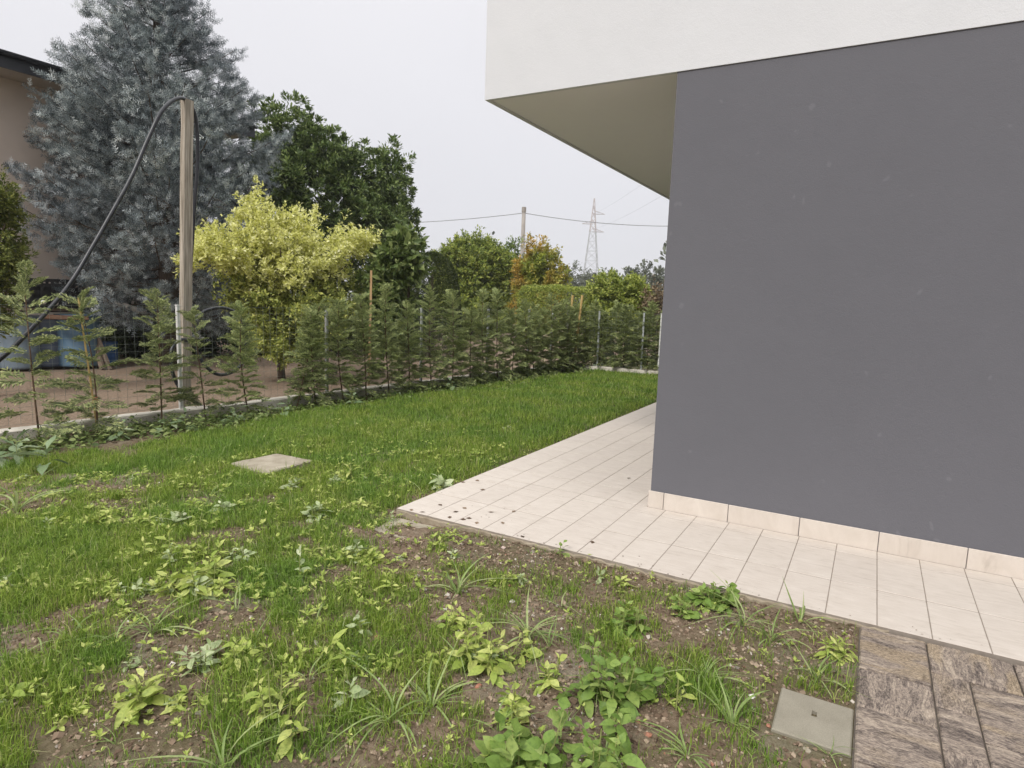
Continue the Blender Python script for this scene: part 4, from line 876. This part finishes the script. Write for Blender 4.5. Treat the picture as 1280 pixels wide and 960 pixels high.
# ------------------------------------------------------------------ trees
def limb(q, a, b2, r0, r1, wob=.08, n=6):
    a = np.array(a, float); b2 = np.array(b2, float); L = np.linalg.norm(b2 - a); t = np.linspace(0, 1, n)[:, None]; P = a + (b2 - a) * t; P[1:-1] += RNG.normal(0, wob * L * .3, (n - 2, 3)); P[:, 2] += (np.sin(t * np.pi) * .05 * L)[:, 0]
    q.tube(P, np.linspace(r0, r1, n), 7)
def crown_leaves(blobs, nclump, nleaf, cr_, L, W, up=.5, hollow=.55, rosette=.0, spread=.22, bump=.14):
    """leafy shoots through the volume of overlapping ellipsoids: each shoot is an axis of length ~2*cr_ with leaves along it"""
    vol = np.array([b_[1][0] * b_[1][1] * b_[1][2] for b_ in blobs]) ** .7; k = RNG.choice(len(blobs), nclump, p=vol / vol.sum())
    C = np.array([b_[0] for b_ in blobs], float)[k]; R_ = np.array([b_[1] for b_ in blobs], float)[k]; d = rdir(nclump)
    rr = RNG.uniform(hollow ** 3, 1, nclump) ** (1 / 3) * (1 + bump * np.sin(d[:, 0] * 5 + k) * np.sin(d[:, 2] * 6 + 1.3 * k)); cc = C + d * R_ * rr[:, None]
    ax_ = nrm(d * np.array([1, 1, .8]) + np.array([0, 0, up]) + RNG.normal(0, .38, (nclump, 3))); ln = cr_ * RNG.lognormal(0, .35, nclump)
    ci = np.repeat(np.arange(nclump), nleaf); m = len(ci); t = RNG.random(m)
    if rosette: t = 1 - (1 - t) * np.where(RNG.random(m) < rosette, .25, 1)
    per = RNG.normal(0, 1, (m, 3)); per = nrm(per - ax_[ci] * (per * ax_[ci]).sum(1, keepdims=True))
    P = cc[ci] + ax_[ci] * ((t * 1.7 - .9) * ln[ci])[:, None] + per * (ln[ci] * spread * np.abs(RNG.normal(0, 1, m)) * (1.25 - .8 * t))[:, None]
    D = nrm(per * .9 + ax_[ci] * (.25 + .9 * t[:, None]) + RNG.normal(0, .3, (m, 3))); N = nrm(ax_[ci] * .8 + np.array([0, 0, .5]) + RNG.normal(0, .35, (m, 3))); s_ = RNG.uniform(.65, 1.3, m) * (1.1 - .35 * t)
    V, F = leaf_arrays(P, D, N, L * s_, W * s_); return V, F, cc
def tree(name, label, cat, base, blobs, nclump, nleaf, cr_, L, W, mat, trunk_r=.12, limbs=9, group=None, **kw):
    base = np.array(base, float); base[2] = 0; o = empty(name, base - [0, 0, .05]); tag(o, label, cat, group); off = (-base[0], -base[1], .05)
    V, F, cc = crown_leaves(blobs, nclump, nleaf, cr_, L, W, **kw); me = mesh_from('crown', V, F, mat); link('crown', me, o, loc=off)
    q = MB(); top = np.array(blobs[0][0], float); fork = base + (top - base) * .35; limb(q, base - [0, 0, .1], fork, trunk_r, trunk_r * .75, .03)
    for i in range(limbs): limb(q, fork + RNG.normal(0, .02, 3), cc[i * len(cc) // limbs] * .88 + fork * .12, trunk_r * .5, trunk_r * .1)
    q.build('trunk', M['bark'], o, True, loc=off); return o
def blob(u, v, d, ru, rv, depth=1.0):
    c = at(u, v, d); s = np.linalg.norm(c - [0, 0, CAM_H]) / math.sqrt(1 + ((u - 640) / F_PX) ** 2 + ((v - 480) / F_PX) ** 2) / F_PX
    return (c, (ru * s, ru * s * depth, rv * s))
# dark broadleaf tree
tree('broadleaf_tree', 'tall dark green broadleaf tree behind the golden bush, right of the blue spruce', 'tree', at(400, 400, 19), [blob(400, 245, 19, 70, 68), blob(358, 190, 19, 34, 62), blob(395, 195, 19, 36, 36), blob(455, 225, 19, 52, 36), blob(485, 240, 19, 26, 50), blob(490, 285, 19.4, 30, 45), blob(340, 250, 19, 40, 80), blob(440, 300, 18.8, 66, 60)], 1500, 64, .27, .15, .055, M['laurel'], .2, up=.55, hollow=.6, rosette=.75, spread=.34, bump=.22)
# golden bush
gb = at_x(352, 440, -9.2)
o = tree('golden_bush', 'bright yellow leaved bush or small tree behind the mesh fence', 'bush', gb, [blob(335, 300, 11.6, 48, 40), blob(285, 315, 11.4, 44, 26), blob(398, 318, 12, 42, 34), blob(440, 302, 12.2, 26, 18), blob(322, 262, 11.6, 18, 22), blob(322, 240, 11.6, 6, 18), blob(344, 258, 11.7, 6, 16), blob(300, 268, 11.6, 6, 14), blob(376, 268, 11.9, 5, 16), blob(268, 290, 11.4, 5, 14), blob(446, 284, 12.1, 5, 12), blob(394, 276, 12, 7, 24), blob(258, 296, 11.4, 16, 10), blob(425, 286, 12, 7, 14), blob(236, 326, 11.4, 20, 10), blob(462, 298, 12.2, 14, 6), blob(366, 280, 11.8, 18, 20), blob(350, 340, 11.6, 60, 26)], 600, 40, .18, .07, .038, M['golden'], .07, up=.6, hollow=.25, spread=.2)
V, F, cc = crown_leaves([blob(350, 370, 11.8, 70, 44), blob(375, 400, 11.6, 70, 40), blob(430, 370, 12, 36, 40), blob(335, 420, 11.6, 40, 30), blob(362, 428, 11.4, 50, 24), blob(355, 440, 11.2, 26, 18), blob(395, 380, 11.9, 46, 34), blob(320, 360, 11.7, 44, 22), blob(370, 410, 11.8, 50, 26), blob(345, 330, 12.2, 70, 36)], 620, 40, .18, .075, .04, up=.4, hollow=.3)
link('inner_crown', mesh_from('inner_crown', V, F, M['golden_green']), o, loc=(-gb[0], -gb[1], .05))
# vine tree
tree('leafy_vine', 'drooping large leaved vine or fig between the golden bush and the clipped hedge', 'vine', at(500, 430, 12.2), [blob(498, 318, 12.2, 26, 24), blob(484, 365, 12.2, 26, 42), blob(516, 328, 12.1, 14, 16), blob(474, 410, 12.2, 30, 28), blob(508, 298, 12.2, 16, 8)], 190, 20, .22, .17, .10, M['vine'], .05, up=.0, hollow=.3, limbs=7, spread=.4)
# clipped hedge with a sloping right side
def clipped(name, label, base, prof, depth_r, mat, n, L, W, cat='hedge'):
    """solid of revolution-like clipped form: prof = (z, half width along view-across axis) ; dense short shoots on a solid leafy core"""
    base = np.array(base, float); o = empty(name, (base[0], base[1], 0)); tag(o, label, cat)
    v_ = nrm(np.array([base[0], base[1], 0])); acr = np.array([v_[1], -v_[0], 0]); zs = np.array([p[0] for p in prof]); ws = np.array([p[1] for p in prof])
    z = RNG.uniform(zs[0], zs[-1], n); a = RNG.uniform(0, 2 * np.pi, n); ww = np.interp(z, zs, ws); k = RNG.random(n) < .18
    rr = np.where(k, np.sqrt(RNG.random(n)), 1) ; z = np.where(k, zs[-1] - .25 * (rr ** 2) * .8, z); ww = np.where(k, np.interp(z, zs, ws), ww)
    dep = depth_r * (ww / ws.max()); sc2 = rr * (1 - .12 * RNG.random(n) ** 2)
    rad = np.cos(a)[:, None] * acr * (ww * sc2)[:, None] + np.sin(a)[:, None] * v_ * (dep * sc2)[:, None]; P = rad + np.c_[np.zeros(n), np.zeros(n), z + RNG.normal(0, .012, n)]
    nr = nrm(nrm(rad) + np.array([0, 0, .3])); D = nrm(nr * .9 + RNG.normal(0, .55, (n, 3))); V, F = leaf_arrays(P, D, nr + RNG.normal(0, .5, (n, 3)), L * RNG.uniform(.6, 1.3, n), W * RNG.uniform(.7, 1.3, n))
    link('crown', mesh_from('crown', V, F, mat), o)
    q = MB(); q.tube([(0, 0, -.1), (0, 0, zs[-1] * .5), (0, 0, zs[-1] * .8)], [.09, .07, .03], 7); q.build('trunk', M['bark'], o)
    return o
clipped('clipped_conifer', 'smooth clipped dark conifer with a rounded sloping side, beside the drooping vine', at(539, 420, 16), [(0, .78), (.9, .76), (1.6, .68), (2.1, .58), (2.4, .42), (2.58, .12)], .75, M['clip'], 46000, .042, .018, 'conifer')
clipped('clipped_hedge', 'flat topped clipped hedge behind the two canes', at(692, 420, 22), [(0, 1.25), (1.7, 1.25), (1.95, 1.15), (2.02, .9)], .5, M['bright'], 12000, .08, .035)
tree('round_tree', 'round headed green tree behind the saplings, left of the utility pole', 'tree', at(588, 420, 27), [blob(592, 340, 27, 46, 48), blob(568, 345, 27, 32, 40), blob(616, 340, 27, 30, 36), blob(590, 385, 27, 54, 36)], 1700, 34, .24, .15, .07, M['round'], .14, up=.6, hollow=.45, bump=.06)
tree('dark_tree', 'dark tree squeezed between the round green tree and the orange tree', 'tree', at(637, 420, 31), [blob(638, 350, 31, 22, 42), blob(640, 315, 31, 14, 16), blob(630, 385, 31, 40, 36)], 170, 36, .34, .17, .08, M['laurel'], .12, up=.7)
tree('autumn_tree', 'small tree turning orange and yellow in front of the utility pole', 'tree', at(675, 420, 25), [blob(674, 340, 25, 26, 44), blob(690, 358, 25, 22, 32), blob(660, 352, 25, 20, 36), blob(672, 385, 25, 36, 24)], 560, 36, .24, .14, .07, M['orange'], .1, up=.8, hollow=.25)
tree('bright_bush', 'bright yellow green bush behind the far hedge, left one of two', 'bush', at(762, 430, 21), [blob(762, 372, 21, 26, 32), blob(757, 395, 21, 30, 28)], 420, 36, .2, .12, .06, M['bright'], .06, up=.8)
tree('bright_bush', 'bright yellow green bush behind the far hedge, right one of two', 'bush', at(793, 430, 21), [blob(792, 373, 21, 24, 28), blob(796, 395, 21, 26, 28)], 400, 36, .2, .12, .06, M['bright'], .06, up=.8)
tree('dry_shrub', 'brownish dry shrub beside the grey house corner, behind the far hedge', 'shrub', at(818, 430, 20), [blob(818, 380, 20, 16, 26), blob(828, 392, 20, 14, 26)], 90, 24, .2, .11, .05, M['brownleaf'], .05, up=.7)
for k, (u, v, d, ru, rv, lab) in enumerate([(718, 350, 75, 22, 20, 'hazy grey green tree far away behind the orange tree'), (735, 352, 95, 14, 14, 'hazy small tree at the foot of the pylon'), (792, 347, 90, 12, 12, 'small hazy tree peeping over the two bright bushes'), (817, 348, 70, 14, 18, 'hazy tree far away behind the dry shrub'), (840, 350, 80, 16, 16, 'hazy tree far away half hidden by the grey wall corner'), (700, 352, 80, 18, 16, 'hazy tree far away, lowest behind the orange tree'), (760, 356, 110, 20, 10, 'hazy tree far away right of the pylon')]):
    tree('distant_tree', lab, 'tree', at(u, 400, d), [blob(u, v, d, ru, rv), blob(u + ru * .3, v + rv * .8, d, ru * 1.1, rv)], 110, 26, ru * d / F_PX * .2, d * .0042, d * .0022, M['far'], .2, up=.8, group='hazy trees far behind the gardens')
tree('edge_bush', 'yellowish green conifer bush at the left edge of the photo before the taupe house', 'bush', at(-25, 430, 11), [blob(-10, 300, 11, 36, 72), blob(-30, 370, 11, 40, 60), blob(0, 255, 11, 22, 28)], 420, 44, .15, .065, .03, M['edgebush'], .07, up=.7)
# dark undergrowth by the barrels; two dark shrubs added to stand for tree shade
for k, (u, v, d, ru, rv, lab) in enumerate([(160, 408, 16.2, 44, 30, 'dark shrub in deep shade under the spruce, right of the barrels'), (245, 400, 16.6, 54, 36, 'added dark shrub standing for the shade behind the timber post'), (320, 400, 17, 56, 40, 'added dark shrub standing for shade behind the golden bush, left of its trunk'), (420, 400, 17.5, 70, 36, 'dark shrub in shade behind the golden bush, right of its trunk'), (500, 392, 17.6, 46, 46, 'dark shrub in shade behind the drooping leafy vine')]):
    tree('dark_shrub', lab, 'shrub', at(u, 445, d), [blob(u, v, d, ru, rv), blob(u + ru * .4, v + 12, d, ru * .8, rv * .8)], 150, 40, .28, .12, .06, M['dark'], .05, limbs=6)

# blue spruce
sp_base = at_x(212, 438, -12.4); o = empty('blue_spruce', (sp_base[0], sp_base[1], -.05)); tag(o, 'tall blue grey spruce in front of the taupe house', 'spruce')
rz_ = lambda z: np.interp(z, [.9, 1.6, 2.4, 3.4, 4.2, 4.8, 5.4, 6.0, 6.6, 7.4, 8.2, 9.0], [1.55, 1.9, 2.2, 2.2, 2.0, 1.8, 1.45, 1.05, .72, .48, .25, .05])
q = MB(); q.tube([(0, 0, -.1), (0, .03, 2.5), (.02, -.02, 5), (0, 0, 9)], [.19, .16, .1, .02], 9); q.build('trunk', M['bark'], o, True)
qb = MB(); SP, SD = [], []
for i in range(270):
    z = .95 + 8.0 * (i / 270) ** 1.05 + RNG.normal(0, .06); z = min(z, 8.95); a = i * 2.39996 + RNG.normal(0, .25); L = rz_(z) * RNG.uniform(.80, 1.06) * (1 + .1 * math.sin(3 * a + z)); dr = .30 - .05 * z
    t = np.linspace(0, 1, 8); P = np.stack([np.cos(a) * t * L, np.sin(a) * t * L, z + L * (-dr * np.sin(t * 2.2) * .8 + .16 * t ** 2.5 + (.10 + .022 * z) * t)], 1)
    qb.tube(P, np.linspace(.024, .006, 8) * (.5 + L / 4), 4, False)
    T = nrm(np.gradient(P, axis=0)); side = nrm(np.cross(T[3], np.array([0, 0, 1.]))); sparse = z < 2.9
    nsec = int(9 + L * 10)
    for k in range(nsec):
        f = RNG.uniform((.14 if z < 4.2 else .04) if not sparse else .22, 1) ** .75; jf = f * 7; j = min(int(jf), 6); p = P[j] + (P[j + 1] - P[j]) * (jf - j); sg = 1 if k % 2 else -1
        sl_ = L * (.30 * (1 - f) + .10) * RNG.uniform(.6, 1.2) + .06; d = nrm(T[j] * .75 + side * sg * RNG.uniform(.45, 1.0) + np.array([0, 0, RNG.normal(-.04, .20)])); ns = max(2, int(sl_ / .085))
        if sparse and RNG.random() < .34: qb.tube([p, p + d * sl_ * .6 + [0, 0, -.05], p + d * sl_ + [0, 0, -.14]], [.006, .004, .003], 3, False); continue
        for s_ in range(ns):
            g = (s_ + .5) / ns; c_ = p + d * sl_ * g + np.array([0, 0, -.07 * g * g]) + RNG.normal(0, .025, 3)
            for _ in range((2 if s_ % 2 else 1) if s_ < ns - 1 else 3): SP.append(c_ + RNG.normal(0, .03, 3)); SD.append(nrm(d * .75 + RNG.normal(0, .5, 3) + np.array([0, 0, .22])))
    for s_ in range(4): SP.append(P[-1] - T[-1] * s_ * .04); SD.append(nrm(T[-1] + RNG.normal(0, .5, 3)))
SP = np.array(SP); SD = np.array(SD); n = len(SP); NN = 15
# a shoot: needles standing round a short core, all joined to it
SL = RNG.uniform(.10, .175, n); tpos = np.arange(NN + 1) / NN
core = SP[:, None] + SD[:, None] * (tpos[None] * SL[:, None])[..., None]
u_ = nrm(np.cross(SD, rdir(n))); v_ = np.cross(SD, u_); ang = np.arange(NN) * 2.39996 + RNG.uniform(0, 6.28, (n, 1))
rad = np.cos(ang)[..., None] * u_[:, None] + np.sin(ang)[..., None] * v_[:, None]
tip = core[:, :-1] + (rad * .85 + SD[:, None] * .65 + np.array([0, 0, .12])) * (RNG.uniform(.044, .066, (n, NN)) * (1.05 - .45 * tpos[None, :-1]))[..., None]
tip2 = tip + SD[:, None] * (SL[:, None] / NN * .9)[..., None]
V = np.concatenate([core, tip, tip2], 1).reshape(-1, 3); b0_ = (np.arange(n) * (3 * NN + 1))[:, None]; kk = np.arange(NN)[None]
F = np.stack([b0_ + kk, b0_ + kk + 1, b0_ + 2 * NN + 1 + kk, b0_ + NN + 1 + kk], -1).reshape(-1, 4)
link('needles', mesh_from('needles', V, F, M['spruce']), o); qb.build('branches', M['bark'], o)
N_SHOOTS = n

# ------------------------------------------------------------------ the neighbour's house and clutter
nh = empty('neighbour_house', (-14.8, 4, 0)); tag(nh, 'taupe plastered house with a dark eaves edge at the left of the photo', 'house')
def npart(name, lo, hi, m):
    lo = np.array(lo, float); hi = np.array(hi, float); q = MB(); q.box((lo + hi) / 2, hi - lo); return q.build(name, m, nh, loc=(14.8, -4, 0))
npart('wall', (-23, -6, -.1), (-14.8, 10.3, 5.36), M['taupe'])
npart('eave_soffit', (-24, -7, 5.362), (-14.0, 11.1, 5.40), M['eave'])
npart('fascia', (-13.998, -7, 5.32), (-13.96, 11.1, 5.56), M['fascia'])
q = MB(); ang = np.linspace(np.pi, 2 * np.pi, 9); gxy = np.c_[-13.89 + .068 * np.cos(ang), 5.585 + .068 * np.sin(ang)]; V = np.array([[x, y, z] for y in (-7, 11.1) for x, z in gxy] + [[x, y, z] for y in (-7, 11.1) for x, z in (gxy - [-13.89, 5.585]) * .93 + [-13.89, 5.585]])
i = np.arange(8); F = np.concatenate([np.stack([i, i + 1, i + 10, i + 9], -1), np.stack([i + 18, i + 27, i + 28, i + 19], -1), np.array([[0, 9, 27, 18], [8, 26, 35, 17]])]); q.add(V, F); q.build('gutter', M['fascia'], nh, loc=(14.8, -4, 0))
q = MB(); V = np.array([[-13.98, -7, 5.575], [-13.98, 11.1, 5.575], [-19, 11.1, 7.1], [-19, -7, 7.1], [-24, -7, 5.575], [-24, 11.1, 5.575], [-13.98, -7, 5.42], [-13.98, 11.1, 5.42], [-24, 11.1, 5.42], [-24, -7, 5.42]])
q.add(V, [np.array([[0, 1, 2, 3], [3, 2, 5, 4], [6, 9, 8, 7], [0, 6, 7, 1], [4, 5, 8, 9]]), np.array([[1, 7, 8, 5, 2], [0, 3, 4, 9, 6]])]); q.build('roof', M['roof'], nh, loc=(14.8, -4, 0))
def barrel(u, y_px, x, r_, h, mat, label, name='barrel', band=True):
    p = at_x(u, y_px, x); c = np.array([p[0], p[1], float(p[2]) - h]); o = empty(name, (c[0], c[1], 0)); tag(o, label, name)
    z = np.array([0, .03, .06, .30, .33, .36, .62, .65, .68, .94, .97, 1.0]) * h; rr = np.array([.92, .98, .97, 1.0, 1.035, 1.0, 1.0, 1.035, 1.0, .96, .98, .97]) * r_
    q = MB(); q.tube(np.c_[np.zeros(12), np.zeros(12), z], rr, 22); q.build('drum_body', mat, o, True)
    q = MB(); q.tube([(0, 0, h - .035), (0, 0, h + .006)], [r_ * 1.03, r_ * 1.03], 22); q.build('rim', mat, o); return o
barrel(21, 392, -13.2, .30, .92, M['barrel_pale'], 'pale faded blue barrel at the left edge of the photo, under the dark shelf board')
barrel(58, 394, -13.3, .30, .92, M['barrel_grey'], 'dark grey blue barrel in the middle of three under the black crate')
barrel(97, 396, -13.0, .36, .96, M['barrel_blue'], 'light sky blue barrel, the right one of three under the brown plank')
barrel(2, 425, -13.6, .30, .85, M['bucket'], 'dark blue barrel cut off by the left edge of the photo')
bk = barrel(134, 428, -13.0, .17, .42, M['bucket'], 'small strong blue bucket right of the sky blue barrel', 'bucket'); 
def plank(u0, v0, x0, u1, v1, x1, w_, t_, mat, label, name='plank'):
    a = at_x(u0, v0, x0); c = at_x(u1, v1, x1); d = nrm(c - a); s_ = nrm(np.cross(d, [1, 0, 0.1])); n_ = np.cross(d, s_); q = MB(); q.box((0, 0, 0), (np.linalg.norm(c - a), w_, t_), None, .003)
    mm = Matrix.Identity(4); R_ = np.stack([d, s_, n_], 1)
    for i in range(3):
        for j in range(3): mm[i][j] = R_[i, j]
        mm[i][3] = float((a + c)[i] / 2)
    o = q.build(name, mat, None); o.matrix_world = mm; tag(o, label, 'plank' if name == 'plank' else name); return o
plank(-12, 387, -13.1, 93, 388, -13.1, .05, .40, M['plank'], 'dark shelf board lying across the barrels under the black crate')
plank(52, 396, -12.75, 108, 398, -12.65, .07, .22, M['brownplank'], 'reddish brown plank lying on the sky blue barrel')
plank(122, 424, -12.7, 137, 463, -12.4, .045, .12, M['plank'], 'weathered plank leaning on the blue bucket, right one of two'); plank(119, 430, -12.75, 128, 462, -12.45, .04, .12, M['plank'], 'weathered plank leaning on the blue bucket, left one of two')
c0 = at_x(64, 384, -13.15); o = empty('crate', c0, 0); tag(o, 'black plastic crate with open slots on the shelf board over the barrels', 'crate')
q = MB(); Lc, Wc, Hc = .92, .55, .50
for z in (.02, .14, .27, .40, .485):
    for sx in (-1, 1): q.box((sx * Wc / 2, 0, z), (.02, Lc, .055))
    for sy in (-1, 1): q.box((0, sy * (Lc / 2 - .011), z), (Wc - .022, .02, .055))
for sx in (-1, 1):
    for k in range(6): q.box((sx * (Wc / 2 + .013), -Lc / 2 + .03 + k * (Lc - .06) / 5, Hc / 2), (.012, .05, Hc))
q.box((0, 0, .01), (Wc - .03, Lc - .05, .015)); q.build('crate_body', M['black'], o)
q = MB(); q.box((0, 0, .24), (Wc * .7, Lc * .82, .38)); q.build('contents', M['black'], o)
for k, (dy, dz) in enumerate([(-.27, .10), (-.08, .08)]):
    pp_ = c0 + np.array([.34, dy, dz]); q = MB(); th = np.linspace(.1, np.pi - .1, 6); q.tube(np.c_[np.zeros(6), np.zeros(6), -np.cos(th) * .04], np.sin(th) * .045, 10); tag(q.build('bottle_end', M['whitepost'], None, True, loc=pp_), 'pale round jar end showing in the black crate, ' + ['left one', 'right one'][k], 'jar')
a = at_x(138, 377, -12.6); c = at_x(183, 391, -12.3); q = MB(); q.tube([a, (a + c) / 2, c], .055, 10); tag(q.build('drain_pipe', M['pipe'], None, True), 'greyish pipe lying aslant in the shade under the spruce', 'pipe')

# ------------------------------------------------------------------ utility pole, cables, pylon
up = at(655, 260, 40); q = MB(); o = empty('utility_pole', (up[0], up[1], 0)); tag(o, 'grey utility pole behind the orange tree', 'pole')
q.tube([(0, 0, -.2), (0, 0, 3.5), (0, 0, up[2])], [.17, .145, .115], 10); q.build('pole_shaft', M['pole'], o, True)
q = MB(); q.tube([(0, 0, up[2] - .25), (0, 0, up[2] + .05)], .14, 10); q.build('pole_cap', M['pole'], o)
def sag(a, b2, s_, n=16): t = np.linspace(0, 1, n)[:, None]; P = a + (b2 - a) * t; P[:, 2] -= (4 * s_ * t * (1 - t))[:, 0]; return P
at0 = up - [0, 0, .3]
for (u, v, d, s_, lab) in [(380, 277, 52, .35, 'overhead cable running left from the utility pole'), (900, 281, 44, .35, 'overhead cable running right from the utility pole towards the house')]:
    q = MB(); q.tube(sag(at0, at(u, v, d), s_), .022, 5); tag(q.build('overhead_cable', M['cable'], None), lab, 'cable')
pt = at(743, 248, 175); pb_ = np.array([pt[0], pt[1], 0]); H_ = pt[2]; o = empty('pylon', pb_, .5); tag(o, 'tall lattice power pylon with short arms on the horizon', 'pylon')
hw = lambda z: np.interp(z, [0, H_ * .35, H_ * .72, H_], [2.9, 1.75, .75, .08])
lv = np.concatenate([np.linspace(0, H_ * .7, 9), np.linspace(H_ * .76, H_, 5)])
for sx, sy in ((1, 1), (1, -1), (-1, 1), (-1, -1)):
    q = MB(); q.tube([(sx * hw(z), sy * hw(z), z) for z in lv[:9]], .10, 4); q.build('leg', M['pylon_grey'], o)
q = MB()
for k in range(8):
    z0_, z1_ = lv[k], lv[k + 1]; a0, a1 = hw(z0_), hw(z1_); cs = [(1, 1), (1, -1), (-1, -1), (-1, 1)]
    for j in range(4):
        p, r_ = cs[j], cs[(j + 1) % 4]
        for (A_, B_) in ((p, r_), (r_, p)): q.tube([(A_[0] * a0, A_[1] * a0, z0_), (B_[0] * a1, B_[1] * a1, z1_)], .05, 3, False)
        q.tube([(p[0] * a1, p[1] * a1, z1_), (r_[0] * a1, r_[1] * a1, z1_)], .05, 3, False)
stuff(q.build('lattice', M['pylon_grey'], o))
q = MB()
for sx, sy in ((1, 1), (1, -1), (-1, 1), (-1, -1)): q.tube([(sx * hw(z), sy * hw(z), z) for z in lv[8:]], .09, 4)
for k in range(8, len(lv) - 1):
    a0, a1 = hw(lv[k]), hw(lv[k + 1])
    for j in range(4): p, r_ = cs[j], cs[(j + 1) % 4]; q.tube([(p[0] * a0, p[1] * a0, lv[k]), (r_[0] * a1, r_[1] * a1, lv[k + 1])], .06, 3, False); q.tube([(r_[0] * a0, r_[1] * a0, lv[k]), (p[0] * a1, p[1] * a1, lv[k + 1])], .06, 3, False)
q.build('tower_top', M['pylon_red'], o)
for k, (f, sx) in enumerate([(.86, 1), (.77, -1), (.70, 1)]):
    z = H_ * f; h_ = hw(z); q = MB()
    for sy in (-1, 1):
        q.tube([(0, sy * h_, z), (sx * 3.0, 0, z)], .06, 4); q.tube([(0, sy * h_, z + .9), (sx * 3.0, 0, z)], .05, 4)
    q.build('crossarm', M['pylon_red'], o)
for k, (f, v1, lab) in enumerate([(.86, 150, 'upper power line rising right from the pylon'), (.72, 195, 'lower power line rising right from the pylon')]):
    q = MB(); q.tube(sag(pb_ + [0, 0, H_ * f], at(905, v1, 90), 1.0), .014, 4); tag(q.build('power_line', M['cable'], None), lab, 'power line')
bl = []
for k in range(90):
    a = math.radians(-75 + 150 * k / 89); d_ = 140 + 50 * math.sin(k * 1.7); r_ = 4 + 2 * math.sin(k * 2.3); bl.append(((math.sin(a) * d_, math.cos(a) * d_, r_ * .6), (r_ * 1.5, r_ * 1.5, r_)))
V, F, cc = crown_leaves(bl, 2600, 14, 1.5, .9, .5, up=.6, hollow=.5)
stuff(link('distant_woods', mesh_from('distant_woods', V, F, M['far'])), 'low hazy line of far off trees along the horizon', 'trees')
hz = bpy.data.materials.new('haze'); hz.use_nodes = True; hz.node_tree.nodes.clear(); ho = hz.node_tree.nodes.new('ShaderNodeOutputMaterial'); hv = hz.node_tree.nodes.new('ShaderNodeVolumePrincipled')
hv.inputs['Color'].default_value = (.93, .94, .97, 1); hv.inputs['Density'].default_value = .0008; hz.node_tree.links.new(hv.outputs[0], ho.inputs['Volume'])
q = MB(); q.box((-40, 90, 17), (420, 420, 37.5)); stuff(q.build('haze', hz, None), 'thin rain haze in the air', 'haze')
print('blades', N_BLADES, 'shoots', N_SHOOTS, 'small weeds', cnt, 'objects', len(bpy.data.objects))
